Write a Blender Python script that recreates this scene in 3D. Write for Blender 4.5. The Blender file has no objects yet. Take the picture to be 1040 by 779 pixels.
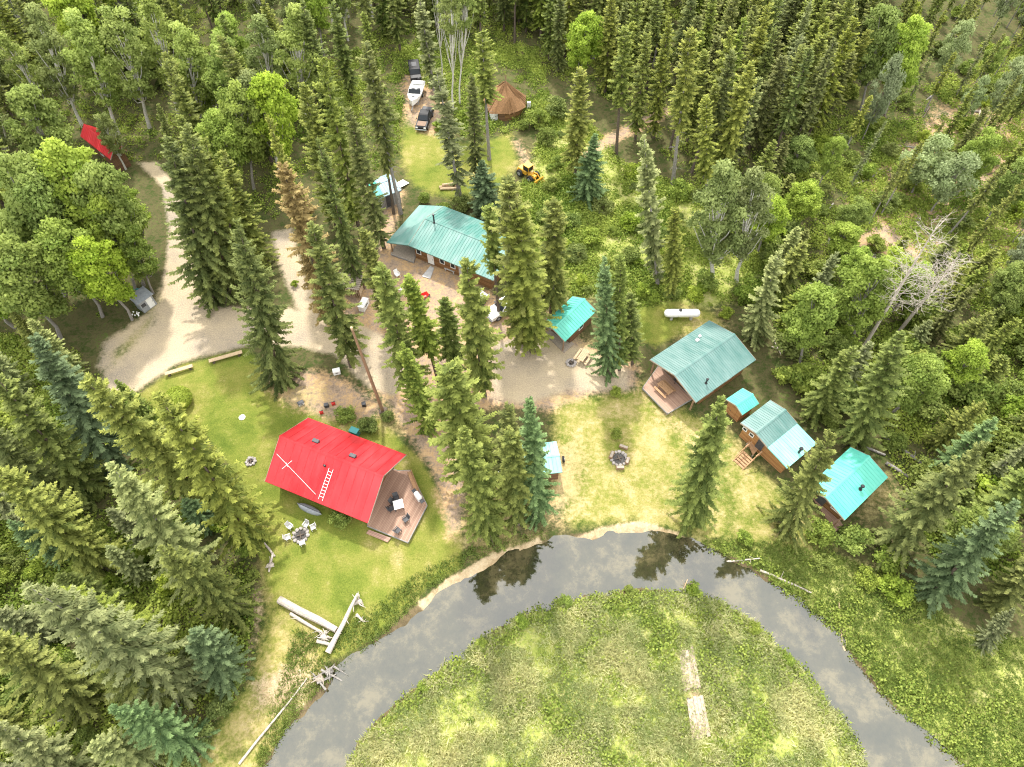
import bpy, math, random
import numpy as np
from mathutils import Vector, Matrix, Quaternion

R = math.radians
rng = np.random.default_rng(7)
random.seed(7)
scene = bpy.context.scene
COL = scene.collection

# ------------------------------------------------------------------ camera
PW, PH = 1040.0, 779.0
FPX, NADIR, CH = 670.0, 845.0, 66.0
TH = math.atan((NADIR - PH / 2) / FPX)          # angle of the view axis from straight down
ST, CT = math.sin(TH), math.cos(TH)

def G(px, py, z=0.0):
    """photo pixel -> point of the place at height z"""
    u = px - PW / 2; v = PH / 2 - py
    d = Vector((u, FPX * ST + v * CT, -FPX * CT + v * ST))
    t = (z - CH) / d.z
    return Vector((d.x * t, d.y * t, z))

def P(x, y, z):
    """point(s) of the place -> photo pixel"""
    zz = z - CH
    dep = y * ST - zz * CT
    up = y * CT + zz * ST
    return PW / 2 + FPX * x / dep, PH / 2 - FPX * up / dep

cam_d = bpy.data.cameras.new('camera')
cam = bpy.data.objects.new('camera', cam_d); COL.objects.link(cam)
cam.location = (0, 0, CH); cam.rotation_euler = (TH, 0, 0)
cam_d.sensor_fit = 'HORIZONTAL'; cam_d.sensor_width = 36.0
cam_d.lens = 36.0 * FPX / PW
cam_d.clip_end = 5000; cam_d.clip_start = 0.5
scene.camera = cam

# ------------------------------------------------------------------ light
SUN_EL, SUN_AZ = 54.0, -9.0                    # azimuth clockwise from +Y
sd = bpy.data.lights.new('sun', 'SUN'); sun = bpy.data.objects.new('sun', sd); COL.objects.link(sun)
sd.energy = 3.7; sd.angle = R(3.0); sd.color = (1.0, 0.96, 0.89)
sv = Vector((math.sin(R(SUN_AZ)) * math.cos(R(SUN_EL)), math.cos(R(SUN_AZ)) * math.cos(R(SUN_EL)), math.sin(R(SUN_EL))))
sun.rotation_euler = sv.to_track_quat('Z', 'Y').to_euler()
sun.location = sv * 200
world = bpy.data.worlds.new('World'); scene.world = world; world.use_nodes = True
wn = world.node_tree.nodes; wl = world.node_tree.links
bg = wn['Background']
sky = wn.new('ShaderNodeTexSky'); sky.sky_type = 'NISHITA'; sky.sun_disc = False
sky.sun_elevation = R(SUN_EL); sky.sun_rotation = R(SUN_AZ)
sky.air_density = 1.3; sky.dust_density = 3.0
tc = wn.new('ShaderNodeTexCoord'); cn = wn.new('ShaderNodeTexNoise')
cn.inputs['Scale'].default_value = 1.6; cn.inputs['Detail'].default_value = 3
wl.new(tc.outputs['Generated'], cn.inputs['Vector'])
cr = wn.new('ShaderNodeMapRange'); cr.inputs['From Min'].default_value = 0.36; cr.inputs['From Max'].default_value = 0.62
cr.inputs['To Min'].default_value = 0.82; cr.inputs['To Max'].default_value = 0.95
wl.new(cn.outputs['Fac'], cr.inputs['Value'])
cm = wn.new('ShaderNodeMix'); cm.data_type = 'RGBA'
wl.new(cr.outputs['Result'], cm.inputs['Factor']); wl.new(sky.outputs['Color'], cm.inputs[6])
cm.inputs[7].default_value = (15.0, 15.0, 14.6, 1)
wl.new(cm.outputs[2], bg.inputs['Color']); bg.inputs['Strength'].default_value = 0.138
scene.view_settings.view_transform = 'Standard'; scene.view_settings.look = 'None'
scene.view_settings.exposure = 0.7; scene.view_settings.gamma = 1.0
scene.render.engine = 'CYCLES'
scene.cycles.filter_width = 1.1; scene.cycles.max_bounces = 5; scene.cycles.diffuse_bounces = 3; scene.cycles.glossy_bounces = 2
scene.cycles.transmission_bounces = 3; scene.cycles.transparent_max_bounces = 4
scene.cycles.caustics_reflective = False; scene.cycles.caustics_refractive = False
scene.cycles.use_denoising = True; scene.cycles.denoiser = 'OPENIMAGEDENOISE'; scene.cycles.denoising_prefilter = 'NONE'

# ------------------------------------------------------------------ materials
def new_mat(name):
    m = bpy.data.materials.new(name); m.use_nodes = True
    nt = m.node_tree
    return m, nt, nt.nodes['Principled BSDF']

def rgba(c): return (c[0], c[1], c[2], 1.0)

def solid(name, col, rough=0.6, metal=0.0, var=0.25, scale=3.0, bump=0.0, spec=0.4, col2=None, dist=0.02):
    """plain painted / stained surface with blotchy wear"""
    m, nt, b = new_mat(name); n = nt.nodes; l = nt.links
    t = n.new('ShaderNodeTexCoord'); no = n.new('ShaderNodeTexNoise')
    no.inputs['Scale'].default_value = scale; no.inputs['Detail'].default_value = 7; no.inputs['Roughness'].default_value = 0.65
    l.new(t.outputs['Object'], no.inputs['Vector'])
    mr = n.new('ShaderNodeMapRange'); mr.inputs['From Min'].default_value = 0.3; mr.inputs['From Max'].default_value = 0.7
    l.new(no.outputs['Fac'], mr.inputs['Value'])
    mx = n.new('ShaderNodeMix'); mx.data_type = 'RGBA'
    l.new(mr.outputs['Result'], mx.inputs['Factor'])
    mx.inputs[6].default_value = rgba([c * (1 - var) for c in col])
    mx.inputs[7].default_value = rgba(col2 if col2 else [min(1, c * (1 + var)) for c in col])
    l.new(mx.outputs[2], b.inputs['Base Color'])
    b.inputs['Roughness'].default_value = rough; b.inputs['Metallic'].default_value = metal
    b.inputs['Specular IOR Level'].default_value = spec
    if bump:
        bp = n.new('ShaderNodeBump'); bp.inputs['Strength'].default_value = bump; bp.inputs['Distance'].default_value = dist
        l.new(no.outputs['Fac'], bp.inputs['Height']); l.new(bp.outputs['Normal'], b.inputs['Normal'])
    return m

def banded(name, ca, cb, axis, width, rough=0.75, gap=0.12, bump=0.5):
    """boards / logs: courses of one width along an axis, dark joint between, grain along them"""
    m, nt, b = new_mat(name); n = nt.nodes; l = nt.links
    t = n.new('ShaderNodeTexCoord'); sp = n.new('ShaderNodeSeparateXYZ'); l.new(t.outputs['Object'], sp.inputs[0])
    dv = n.new('ShaderNodeMath'); dv.operation = 'DIVIDE'; dv.inputs[1].default_value = width
    l.new(sp.outputs['XYZ'.index(axis)], dv.inputs[0])
    fr = n.new('ShaderNodeMath'); fr.operation = 'FRACT'; l.new(dv.outputs[0], fr.inputs[0])
    fl = n.new('ShaderNodeMath'); fl.operation = 'FLOOR'; l.new(dv.outputs[0], fl.inputs[0])
    wn_ = n.new('ShaderNodeTexWhiteNoise'); wn_.noise_dimensions = '1D'; l.new(fl.outputs[0], wn_.inputs['W'])
    no = n.new('ShaderNodeTexNoise'); no.inputs['Scale'].default_value = 5; no.inputs['Detail'].default_value = 6
    l.new(t.outputs['Object'], no.inputs['Vector'])
    ad = n.new('ShaderNodeMath'); ad.operation = 'ADD'; l.new(wn_.outputs['Value'], ad.inputs[0]); l.new(no.outputs['Fac'], ad.inputs[1])
    mr = n.new('ShaderNodeMapRange'); mr.inputs['From Min'].default_value = 0.2; mr.inputs['From Max'].default_value = 1.5
    l.new(ad.outputs[0], mr.inputs['Value'])
    mx = n.new('ShaderNodeMix'); mx.data_type = 'RGBA'; l.new(mr.outputs['Result'], mx.inputs['Factor'])
    mx.inputs[6].default_value = rgba(ca); mx.inputs[7].default_value = rgba(cb)
    gt = n.new('ShaderNodeMath'); gt.operation = 'LESS_THAN'; gt.inputs[1].default_value = gap; l.new(fr.outputs[0], gt.inputs[0])
    m2 = n.new('ShaderNodeMix'); m2.data_type = 'RGBA'; l.new(gt.outputs[0], m2.inputs['Factor'])
    l.new(mx.outputs[2], m2.inputs[6]); m2.inputs[7].default_value = rgba([c * 0.25 for c in ca])
    l.new(m2.outputs[2], b.inputs['Base Color']); b.inputs['Roughness'].default_value = rough
    b.inputs['Specular IOR Level'].default_value = 0.25
    return m

def roof_metal(name, col, fade, amount=0.5, rough=0.42):
    """painted sheet metal: chalky fading in streaks running down the slope, a little dirt"""
    m, nt, b = new_mat(name); n = nt.nodes; l = nt.links
    t = n.new('ShaderNodeTexCoord')
    mp = n.new('ShaderNodeMapping'); mp.inputs['Scale'].default_value = (1.0, 0.28, 0.28); l.new(t.outputs['Object'], mp.inputs[0])
    no = n.new('ShaderNodeTexNoise'); no.inputs['Scale'].default_value = 1.1; no.inputs['Detail'].default_value = 8; no.inputs['Roughness'].default_value = 0.6
    l.new(mp.outputs[0], no.inputs['Vector'])
    mr = n.new('ShaderNodeMapRange'); mr.inputs['From Min'].default_value = 0.35; mr.inputs['From Max'].default_value = 0.68
    mr.inputs['To Max'].default_value = amount; l.new(no.outputs['Fac'], mr.inputs['Value'])
    mx = n.new('ShaderNodeMix'); mx.data_type = 'RGBA'; l.new(mr.outputs['Result'], mx.inputs['Factor'])
    mx.inputs[6].default_value = rgba(col); mx.inputs[7].default_value = rgba(fade)
    n2 = n.new('ShaderNodeTexNoise'); n2.inputs['Scale'].default_value = 9; n2.inputs['Detail'].default_value = 8; n2.inputs['Roughness'].default_value = 0.75
    l.new(t.outputs['Object'], n2.inputs['Vector'])
    r2 = n.new('ShaderNodeMapRange'); r2.inputs['From Min'].default_value = 0.6; r2.inputs['From Max'].default_value = 0.78; r2.inputs['To Max'].default_value = 0.45
    l.new(n2.outputs['Fac'], r2.inputs['Value'])
    m2 = n.new('ShaderNodeMix'); m2.data_type = 'RGBA'; l.new(r2.outputs['Result'], m2.inputs['Factor'])
    l.new(mx.outputs[2], m2.inputs[6]); m2.inputs[7].default_value = rgba([c * 0.55 + 0.02 for c in col])
    l.new(m2.outputs[2], b.inputs['Base Color'])
    rr = n.new('ShaderNodeMapRange'); rr.inputs['To Min'].default_value = rough - 0.12; rr.inputs['To Max'].default_value = rough + 0.15
    l.new(no.outputs['Fac'], rr.inputs['Value']); l.new(rr.outputs['Result'], b.inputs['Roughness'])
    b.inputs['Specular IOR Level'].default_value = 0.5
    return m

def foliage(name, dark, light, transl=0.42, hue=0.03, rough=0.65):
    """leaf or needle spray: lighter at young needle tips and towards the top of leaf lobes (mesh attribute), each plant its own shade"""
    m, nt, b = new_mat(name); n = nt.nodes; l = nt.links
    at = n.new('ShaderNodeAttribute'); at.attribute_name = 'tint'
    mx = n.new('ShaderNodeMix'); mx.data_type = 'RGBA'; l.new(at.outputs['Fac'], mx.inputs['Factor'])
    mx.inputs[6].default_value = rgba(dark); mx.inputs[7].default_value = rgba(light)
    oi = n.new('ShaderNodeObjectInfo')
    hs = n.new('ShaderNodeHueSaturation')
    h1 = n.new('ShaderNodeMapRange'); h1.inputs['To Min'].default_value = 0.5 - hue; h1.inputs['To Max'].default_value = 0.5 + hue
    l.new(oi.outputs['Random'], h1.inputs['Value']); l.new(h1.outputs['Result'], hs.inputs['Hue'])
    wv = n.new('ShaderNodeTexWhiteNoise'); wv.noise_dimensions = '1D'; l.new(oi.outputs['Random'], wv.inputs['W'])
    h2 = n.new('ShaderNodeMapRange'); h2.inputs['To Min'].default_value = 0.78; h2.inputs['To Max'].default_value = 1.22
    l.new(wv.outputs['Value'], h2.inputs['Value']); l.new(h2.outputs['Result'], hs.inputs['Value'])
    h3 = n.new('ShaderNodeMapRange'); h3.inputs['To Min'].default_value = 0.9; h3.inputs['To Max'].default_value = 1.1
    l.new(wv.outputs['Value'], h3.inputs['Value']); l.new(h3.outputs['Result'], hs.inputs['Saturation'])
    l.new(mx.outputs[2], hs.inputs['Color']); l.new(hs.outputs['Color'], b.inputs['Base Color'])
    b.inputs['Roughness'].default_value = rough; b.inputs['Specular IOR Level'].default_value = 0.18
    tr = n.new('ShaderNodeBsdfTranslucent'); l.new(hs.outputs['Color'], tr.inputs['Color'])
    ms = n.new('ShaderNodeMixShader'); ms.inputs[0].default_value = transl
    l.new(b.outputs[0], ms.inputs[1]); l.new(tr.outputs[0], ms.inputs[2])
    l.new(ms.outputs[0], n['Material Output'].inputs['Surface'])
    return m

M = {}
M['bark'] = solid('bark', (0.11, 0.085, 0.065), 0.9, var=0.4, scale=8, bump=0.5)
M['grey_bark'] = solid('grey_bark', (0.24, 0.22, 0.2), 0.9, var=0.35, scale=8)
M['white_bark'] = solid('white_bark', (0.5, 0.48, 0.43), 0.8, var=0.4, scale=6)
M['bleached'] = solid('bleached_wood', (0.40, 0.35, 0.30), 0.85, var=0.35, scale=6, bump=0.4)
M['peeled'] = solid('peeled_log', (0.42, 0.31, 0.19), 0.8, var=0.25, scale=5)
M['pole'] = solid('pole_wood', (0.24, 0.15, 0.09), 0.85, var=0.3, scale=4)
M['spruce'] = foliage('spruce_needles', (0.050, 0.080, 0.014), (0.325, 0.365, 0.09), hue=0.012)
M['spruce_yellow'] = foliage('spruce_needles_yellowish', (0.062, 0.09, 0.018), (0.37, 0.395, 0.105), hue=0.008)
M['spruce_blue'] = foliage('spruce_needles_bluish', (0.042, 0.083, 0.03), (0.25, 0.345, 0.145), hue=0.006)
M['spruce_brown'] = foliage('spruce_needles_brown', (0.20, 0.135, 0.03), (0.56, 0.42, 0.135), hue=0.002)
M['spruce_pale'] = foliage('spruce_needles_lichen', (0.075, 0.105, 0.032), (0.42, 0.45, 0.19), hue=0.008)
M['leaf'] = foliage('leaves_bright', (0.11, 0.18, 0.026), (0.47, 0.57, 0.125), transl=0.5, hue=0.008)
M['leaf_grey'] = foliage('leaves_greyish', (0.10, 0.145, 0.034), (0.42, 0.48, 0.165), transl=0.48, hue=0.006)
M['leaf_pale'] = foliage('leaves_silvery', (0.15, 0.20, 0.08), (0.42, 0.48, 0.25), transl=0.42, hue=0.006)
M['leaf_shrub'] = foliage('leaves_shrub', (0.095, 0.155, 0.026), (0.40, 0.47, 0.105), transl=0.45, hue=0.010)
M['under'] = foliage('leaves_undergrowth', (0.10, 0.175, 0.022), (0.50, 0.56, 0.12), transl=0.45, hue=0.0)
M['meadow'] = foliage('meadow_blades', (0.20, 0.29, 0.075), (0.70, 0.67, 0.39), transl=0.5, hue=0.0)
M['bankgrass'] = foliage('bank_blades', (0.11, 0.215, 0.026), (0.37, 0.45, 0.09), transl=0.5, hue=0.0)
M['red_roof'] = roof_metal('red_roof_metal', (0.50, 0.018, 0.025), (0.56, 0.05, 0.058), 0.6, 0.36)
M['aqua_roof'] = roof_metal('turquoise_roof_metal', (0.065, 0.41, 0.315), (0.13, 0.48, 0.385), 0.7, 0.38)
M['aqua_pale'] = roof_metal('pale_turquoise_roof_metal', (0.17, 0.46, 0.40), (0.29, 0.53, 0.48), 0.8, 0.38)
M['old_green'] = roof_metal('weathered_green_roof_metal', (0.065, 0.155, 0.14), (0.155, 0.24, 0.225), 0.8, 0.36)
M['lodge_green'] = roof_metal('lodge_green_roof_metal', (0.06, 0.19, 0.162), (0.165, 0.27, 0.245), 0.85, 0.36)
M['blue_metal'] = roof_metal('pale_blue_roof_metal', (0.25, 0.38, 0.45), (0.38, 0.48, 0.53), 0.7, 0.4)
M['brown_thatch'] = solid('brown_bark_roof', (0.22, 0.12, 0.055), 0.95, var=0.5, scale=7, bump=0.8)
M['log_wall'] = banded('log_wall', (0.14, 0.07, 0.03), (0.26, 0.14, 0.06), 'Z', 0.24)
M['amber_wall'] = banded('amber_log_wall', (0.28, 0.13, 0.05), (0.42, 0.22, 0.09), 'Z', 0.2)
M['brown_wall'] = banded('brown_board_wall', (0.12, 0.065, 0.035), (0.2, 0.11, 0.06), 'Z', 0.18)
M['grey_wall'] = banded('grey_board_wall', (0.2, 0.19, 0.18), (0.32, 0.31, 0.3), 'X', 0.2)
M['deck'] = banded('deck_boards', (0.28, 0.17, 0.12), (0.4, 0.26, 0.19), 'X', 0.15, gap=0.1)
M['deck_trim'] = solid('deck_trim', (0.25, 0.24, 0.23), 0.7)
M['pink_step'] = banded('step_boards', (0.3, 0.18, 0.14), (0.4, 0.25, 0.19), 'Y', 0.15)
M['timber'] = solid('new_timber', (0.36, 0.21, 0.11), 0.8, var=0.25, scale=6)
M['old_timber'] = solid('old_timber', (0.3, 0.25, 0.2), 0.85, var=0.3, scale=6)
M['white_paint'] = solid('white_paint', (0.76, 0.76, 0.74), 0.5, var=0.06)
M['white_metal'] = solid('white_metal', (0.78, 0.78, 0.77), 0.35, var=0.05)
M['black_metal'] = solid('black_metal', (0.02, 0.02, 0.022), 0.4, var=0.3)
M['dark_grey'] = solid('dark_grey', (0.06, 0.06, 0.065), 0.6, var=0.3)
M['grey_metal'] = solid('grey_metal', (0.33, 0.35, 0.38), 0.45, metal=0.3, var=0.2)
M['black_paint'] = solid('black_car_paint', (0.012, 0.012, 0.014), 0.5, var=0.1, spec=0.25)
M['tan_glare'] = solid('painted_tan_glare', (0.17, 0.10, 0.06), 0.5, var=0.15, spec=0.2)  # tan reflection on the black bonnet, put into the base colour
M['rubber'] = solid('rubber', (0.02, 0.02, 0.02), 0.85)
M['yellow'] = solid('yellow_plant_paint', (0.6, 0.32, 0.03), 0.45, var=0.25, scale=4)
M['red_plastic'] = solid('red_plastic', (0.6, 0.03, 0.025), 0.45, var=0.15)
M['aqua_plastic'] = solid('teal_plastic', (0.05, 0.25, 0.25), 0.5, var=0.15)
M['stone'] = solid('stone', (0.32, 0.29, 0.27), 0.85, var=0.4, scale=5, bump=0.5)
M['char'] = solid('charcoal_ash', (0.07, 0.065, 0.06), 0.95, var=0.6, scale=7)
M['concrete'] = solid('concrete', (0.42, 0.41, 0.4), 0.8, var=0.2)
gm, gnt, gb = new_mat('glass_dark')
gb.inputs['Base Color'].default_value = (0.02, 0.025, 0.03, 1); gb.inputs['Roughness'].default_value = 0.3; gb.inputs['Specular IOR Level'].default_value = 0.2
M['glass'] = gm

# ------------------------------------------------------------------ mesh helpers
class MB:
    def __init__(s): s.v = []; s.f = []
    def add(s, vs, fs):
        o = len(s.v); s.v += [tuple(v) for v in vs]; s.f += [tuple(i + o for i in f) for f in fs]; return s
    def box(s, c, d, rz=0.0, tilt=0.0, bev=0.0):
        hx, hy, hz = d[0] / 2, d[1] / 2, d[2] / 2
        mt = Matrix.Rotation(rz, 3, 'Z') @ Matrix.Rotation(tilt, 3, 'Y')
        c = Vector(c)
        if bev <= 0:
            vs = [c + mt @ Vector((x * hx, y * hy, z * hz)) for z in (-1, 1) for x, y in ((-1, -1), (1, -1), (1, 1), (-1, 1))]
            s.add(vs, [(3, 2, 1, 0), (4, 5, 6, 7), (0, 1, 5, 4), (1, 2, 6, 5), (2, 3, 7, 6), (3, 0, 4, 7)])
        else:
            b = min(bev, hx * .9, hy * .9, hz * .9)
            ring = []
            lv = [(-hz, b), (-hz + b, 0), (hz - b, 0), (hz, b)]
            for z, i in lv:
                x, y = hx - i, hy - i
                bb = b * 0.7
                for (px, py) in ((-x + bb, -y), (x - bb, -y), (x, -y + bb), (x, y - bb), (x - bb, y), (-x + bb, y), (-x, y - bb), (-x, -y + bb)):
                    ring.append(c + mt @ Vector((px, py, z)))
            fs = [tuple(range(7, -1, -1)), tuple(range(24, 32))]
            for k in range(3):
                for j in range(8):
                    a = k * 8 + j; b2 = k * 8 + (j + 1) % 8
                    fs.append((a, b2, b2 + 8, a + 8))
            s.add(ring, fs)
        return s
    def tube(s, pts, rad, n=8, cap=True):
        pts = [Vector(p) for p in pts]
        if not hasattr(rad, '__len__'): rad = [rad] * len(pts)
        vs = []; fs = []
        ref = None
        for i, p in enumerate(pts):
            d = (pts[min(i + 1, len(pts) - 1)] - pts[max(i - 1, 0)]).normalized()
            if ref is None:
                ref = d.cross(Vector((0, 0, 1))) if abs(d.z) < 0.95 else d.cross(Vector((1, 0, 0)))
            ref = (ref - d * ref.dot(d)).normalized(); b = d.cross(ref)
            for k in range(n):
                a = 2 * math.pi * k / n
                vs.append(p + (ref * math.cos(a) + b * math.sin(a)) * rad[i])
        for i in range(len(pts) - 1):
            for k in range(n):
                k2 = (k + 1) % n
                fs.append((i * n + k, i * n + k2, (i + 1) * n + k2, (i + 1) * n + k))
        if cap:
            fs.append(tuple(range(n - 1, -1, -1))); e = (len(pts) - 1) * n; fs.append(tuple(range(e, e + n)))
        return s.add(vs, fs)
    def prism(s, poly, z0, z1):
        a = sum(poly[i][0] * poly[(i + 1) % len(poly)][1] - poly[(i + 1) % len(poly)][0] * poly[i][1] for i in range(len(poly)))
        if a < 0: poly = poly[::-1]
        n = len(poly)
        vs = [(x, y, z0) for x, y in poly] + [(x, y, z1) for x, y in poly]
        return s.add(vs, [tuple(range(n - 1, -1, -1)), tuple(range(n, 2 * n))] + [(i, (i + 1) % n, (i + 1) % n + n, i + n) for i in range(n)])
    def slab(s, quad, t):
        """thick sheet: polygon in space (counter-clockwise from above) and the same polygon t below"""
        q = [Vector(p) for p in quad]; n = len(q)
        vs = q + [p - Vector((0, 0, t)) for p in q]
        return s.add(vs, [tuple(range(n)), tuple(range(2 * n - 1, n - 1, -1))] + [(i, i + n, (i + 1) % n + n, (i + 1) % n) for i in range(n)])
    def side(s, prof, y0, y1):
        """profile in x-z pushed along y"""
        n = len(prof)
        vs = [(x, y0, z) for x, z in prof] + [(x, y1, z) for x, z in prof]
        return s.add(vs, [tuple(range(n)), tuple(range(2 * n - 1, n - 1, -1))] + [(i, i + n, (i + 1) % n + n, (i + 1) % n) for i in range(n)])
    def blob(s, c, r, seed=0, sq=(1, 1, 1), n=8, m=5, amp=0.25):
        rr = random.Random(seed); vs = []; fs = []
        c = Vector(c)
        vs.append(c + Vector((0, 0, -r * sq[2])))
        for i in range(1, m):
            ph = math.pi * i / m
            for k in range(n):
                a = 2 * math.pi * k / n; q = r * (1 + rr.uniform(-amp, amp))
                vs.append(c + Vector((q * sq[0] * math.sin(ph) * math.cos(a), q * sq[1] * math.sin(ph) * math.sin(a), -q * sq[2] * math.cos(ph))))
        vs.append(c + Vector((0, 0, r * sq[2]))); e = len(vs) - 1
        for k in range(n):
            k2 = (k + 1) % n
            fs.append((0, 1 + k2, 1 + k)); fs.append((e, e - n + k, e - n + k2))
            for i in range(m - 2):
                a = 1 + i * n
                fs.append((a + k, a + k2, a + n + k2, a + n + k))
        return s.add(vs, fs)
    def build(s, name, mat, parent=None, smooth=False):
        me = bpy.data.meshes.new(name); me.from_pydata(s.v, [], s.f); me.update()
        if smooth: me.polygons.foreach_set('use_smooth', [True] * len(me.polygons))
        me.materials.append(M[mat] if isinstance(mat, str) else mat)
        o = bpy.data.objects.new(name, me); COL.objects.link(o)
        if parent is not None: o.parent = parent
        return o

def tag(o, label=None, cat=None, group=None, kind=None):
    if label: o['label'] = label
    if cat: o['category'] = cat
    if group: o['group'] = group
    if kind: o['kind'] = kind
    return o

def thing(name, label, cat, loc=(0, 0, 0), rz=0.0, group=None):
    o = bpy.data.objects.new(name, None); COL.objects.link(o); o.empty_display_size = 0.3
    o.location = loc; o.rotation_euler = (0, 0, rz)
    return tag(o, label, cat, group)

def dup(root, loc, rz=0.0, label=None, group=None, scale=None, quat=None):
    r = root.copy(); COL.objects.link(r); r.location = loc
    if quat is not None: r.rotation_mode = 'QUATERNION'; r.rotation_quaternion = quat
    else: r.rotation_euler = (0, 0, rz)
    if scale is not None: r.scale = scale
    if label: r['label'] = label
    if group: r['group'] = group
    for ch in list(root.children):
        c = ch.copy(); COL.objects.link(c); c.parent = r
        for g in list(ch.children):
            d = g.copy(); COL.objects.link(d); d.parent = c
    return r

def np_mesh(name, V, F, tint, mat):
    """V (n,3), F (m,k) faces of equal size, tint per vertex"""
    me = bpy.data.meshes.new(name)
    k = F.shape[1]
    me.vertices.add(len(V)); me.vertices.foreach_set('co', V.astype(np.float32).ravel())
    me.loops.add(F.size); me.loops.foreach_set('vertex_index', F.astype(np.int32).ravel())
    me.polygons.add(len(F)); me.polygons.foreach_set('loop_start', np.arange(0, F.size, k, dtype=np.int32))
    me.update(calc_edges=True)
    at = me.attributes.new('tint', 'FLOAT', 'POINT'); at.data.foreach_set('value', tint.astype(np.float32))
    me.materials.append(mat)
    return me

def leaves(C, D, N, Lh, Wd):
    """diamond blades: centre-base C, direction D, flat normal N, length, width"""
    D = D / np.linalg.norm(D, axis=1, keepdims=True)
    S = np.cross(D, N); S /= np.linalg.norm(S, axis=1, keepdims=True) + 1e-9
    Lh = Lh[:, None]; Wd = Wd[:, None]
    a = C; c = C + D * Lh; b = C + D * Lh * 0.45 + S * Wd * 0.5; d = C + D * Lh * 0.45 - S * Wd * 0.5
    V = np.stack([a, b, c, d], 1).reshape(-1, 3)
    F = np.arange(len(C) * 4).reshape(-1, 4)
    return V, F

# ------------------------------------------------------------------ pixel polygons -> ground cover
def in_poly(px, py, poly):
    poly = np.array(poly, float); x0, y0 = poly[:, 0], poly[:, 1]; x1, y1 = np.roll(x0, -1), np.roll(y0, -1)
    ins = np.zeros(px.shape, bool); d2 = np.full(px.shape, 1e18)
    for a, b, c, d in zip(x0, y0, x1, y1):
        cond = ((b > py) != (d > py))
        with np.errstate(divide='ignore', invalid='ignore'):
            xi = (c - a) * (py - b) / (d - b + 1e-12) + a
        ins ^= cond & (px < xi)
        ex, ey = c - a, d - b
        t = np.clip(((px - a) * ex + (py - b) * ey) / (ex * ex + ey * ey + 1e-12), 0, 1)
        d2 = np.minimum(d2, (px - a - t * ex) ** 2 + (py - b - t * ey) ** 2)
    d = np.sqrt(d2)
    return np.where(ins, -d, d)                      # signed distance, negative inside

def W2(poly): return [(G(x, y).x, G(x, y).y) for x, y in poly]
def wmask(x, y, poly, feather):
    """poly given in photo pixels, tested on the ground in metres"""
    return np.clip(0.5 - in_poly(x, y, W2(poly)) / feather, 0, 1)

WATER = [(180, 900), (268, 782), (298, 735), (345, 682), (385, 652), (420, 622), (460, 596), (500, 574), (545, 554), (575, 546), (620, 542), (660, 541), (700, 549),
         (740, 566), (768, 580), (810, 611), (845, 642), (880, 682), (905, 716), (940, 746), (980, 782), (1100, 900), (960, 900), (885, 782), (868, 738), (836, 700), (800, 660),
         (770, 634), (735, 608), (700, 600), (650, 598), (610, 601), (570, 607), (530, 622), (490, 646), (450, 672), (410, 705), (375, 738), (345, 782), (290, 900)]
WATER_W = None
def water_sd(x, y):
    global WATER_W
    if WATER_W is None: WATER_W = W2(WATER)
    return in_poly(np.asarray(x, float), np.asarray(y, float), WATER_W)

# cheap smooth value noise, used only to roughen the ground and scatter plants
_tab = np.random.default_rng(3).random((256, 256))
def vnoise(x, y, s):
    x = np.asarray(x) / s + 900.3; y = np.asarray(y) / s + 700.7
    xi = np.floor(x).astype(int); yi = np.floor(y).astype(int); fx = x - xi; fy = y - yi
    fx = fx * fx * (3 - 2 * fx); fy = fy * fy * (3 - 2 * fy)
    g = lambda i, j: _tab[(xi + i) % 256, (yi + j) % 256]
    return (g(0, 0) * (1 - fx) + g(1, 0) * fx) * (1 - fy) + (g(0, 1) * (1 - fx) + g(1, 1) * fx) * fy
def fnoise(x, y, s): return 0.55 * vnoise(x, y, s) + 0.3 * vnoise(x, y, s * 0.43) + 0.15 * vnoise(x, y, s * 0.19)

MEADOW = [(290, 900), (345, 782), (375, 738), (410, 705), (450, 672), (490, 646), (530, 622), (570, 607), (610, 601), (650, 598), (700, 600), (735, 608), (770, 634), (800, 660),
          (836, 700), (868, 738), (885, 782), (960, 900)]
RBANK = [(700, 549), (760, 548), (840, 560), (880, 575), (930, 600), (980, 640), (1040, 650), (1200, 650), (1200, 900), (1100, 900), (980, 782), (905, 716), (845, 642), (768, 580)]
LAWN = [(140, 402), (185, 371), (250, 354), (275, 372), (300, 400), (345, 412), (385, 425), (410, 450), (430, 470), (468, 535), (470, 575), (430, 600), (390, 640), (345, 668),
        (318, 672), (285, 640), (270, 600), (262, 545), (240, 480), (205, 440), (160, 418)]
LAWN_LOW = [(262, 560), (300, 640), (335, 668), (320, 700), (275, 770), (262, 800), (190, 800), (210, 740), (250, 690), (266, 630)]
CENTRE = [(560, 400), (600, 398), (650, 385), (700, 415), (745, 440), (770, 470), (800, 500), (838, 525), (850, 560), (760, 558), (700, 545), (640, 534), (585, 540), (560, 520), (556, 470)]
UPGREEN = [(408, 115), (440, 128), (470, 145), (520, 135), (530, 165), (505, 195), (460, 205), (420, 192), (404, 160)]
TANKGRASS = [(648, 312), (690, 306), (725, 318), (735, 335), (690, 340), (665, 352), (648, 345)]
BRUSH = [(530, 195), (560, 110), (600, 130), (640, 175), (700, 190), (760, 215), (800, 220), (770, 300), (720, 312), (650, 318), (610, 300), (560, 300), (545, 260)]
DRIVE = [(140, 165), (165, 190), (172, 235), (168, 275), (150, 315), (105, 348), (98, 372), (110, 398), (135, 399), (182, 368), (250, 351), (300, 352), (340, 360), (372, 392), (400, 402),
         (420, 385), (400, 345), (345, 322), (290, 312), (215, 312), (203, 290), (194, 245), (180, 190), (160, 165)]
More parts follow.
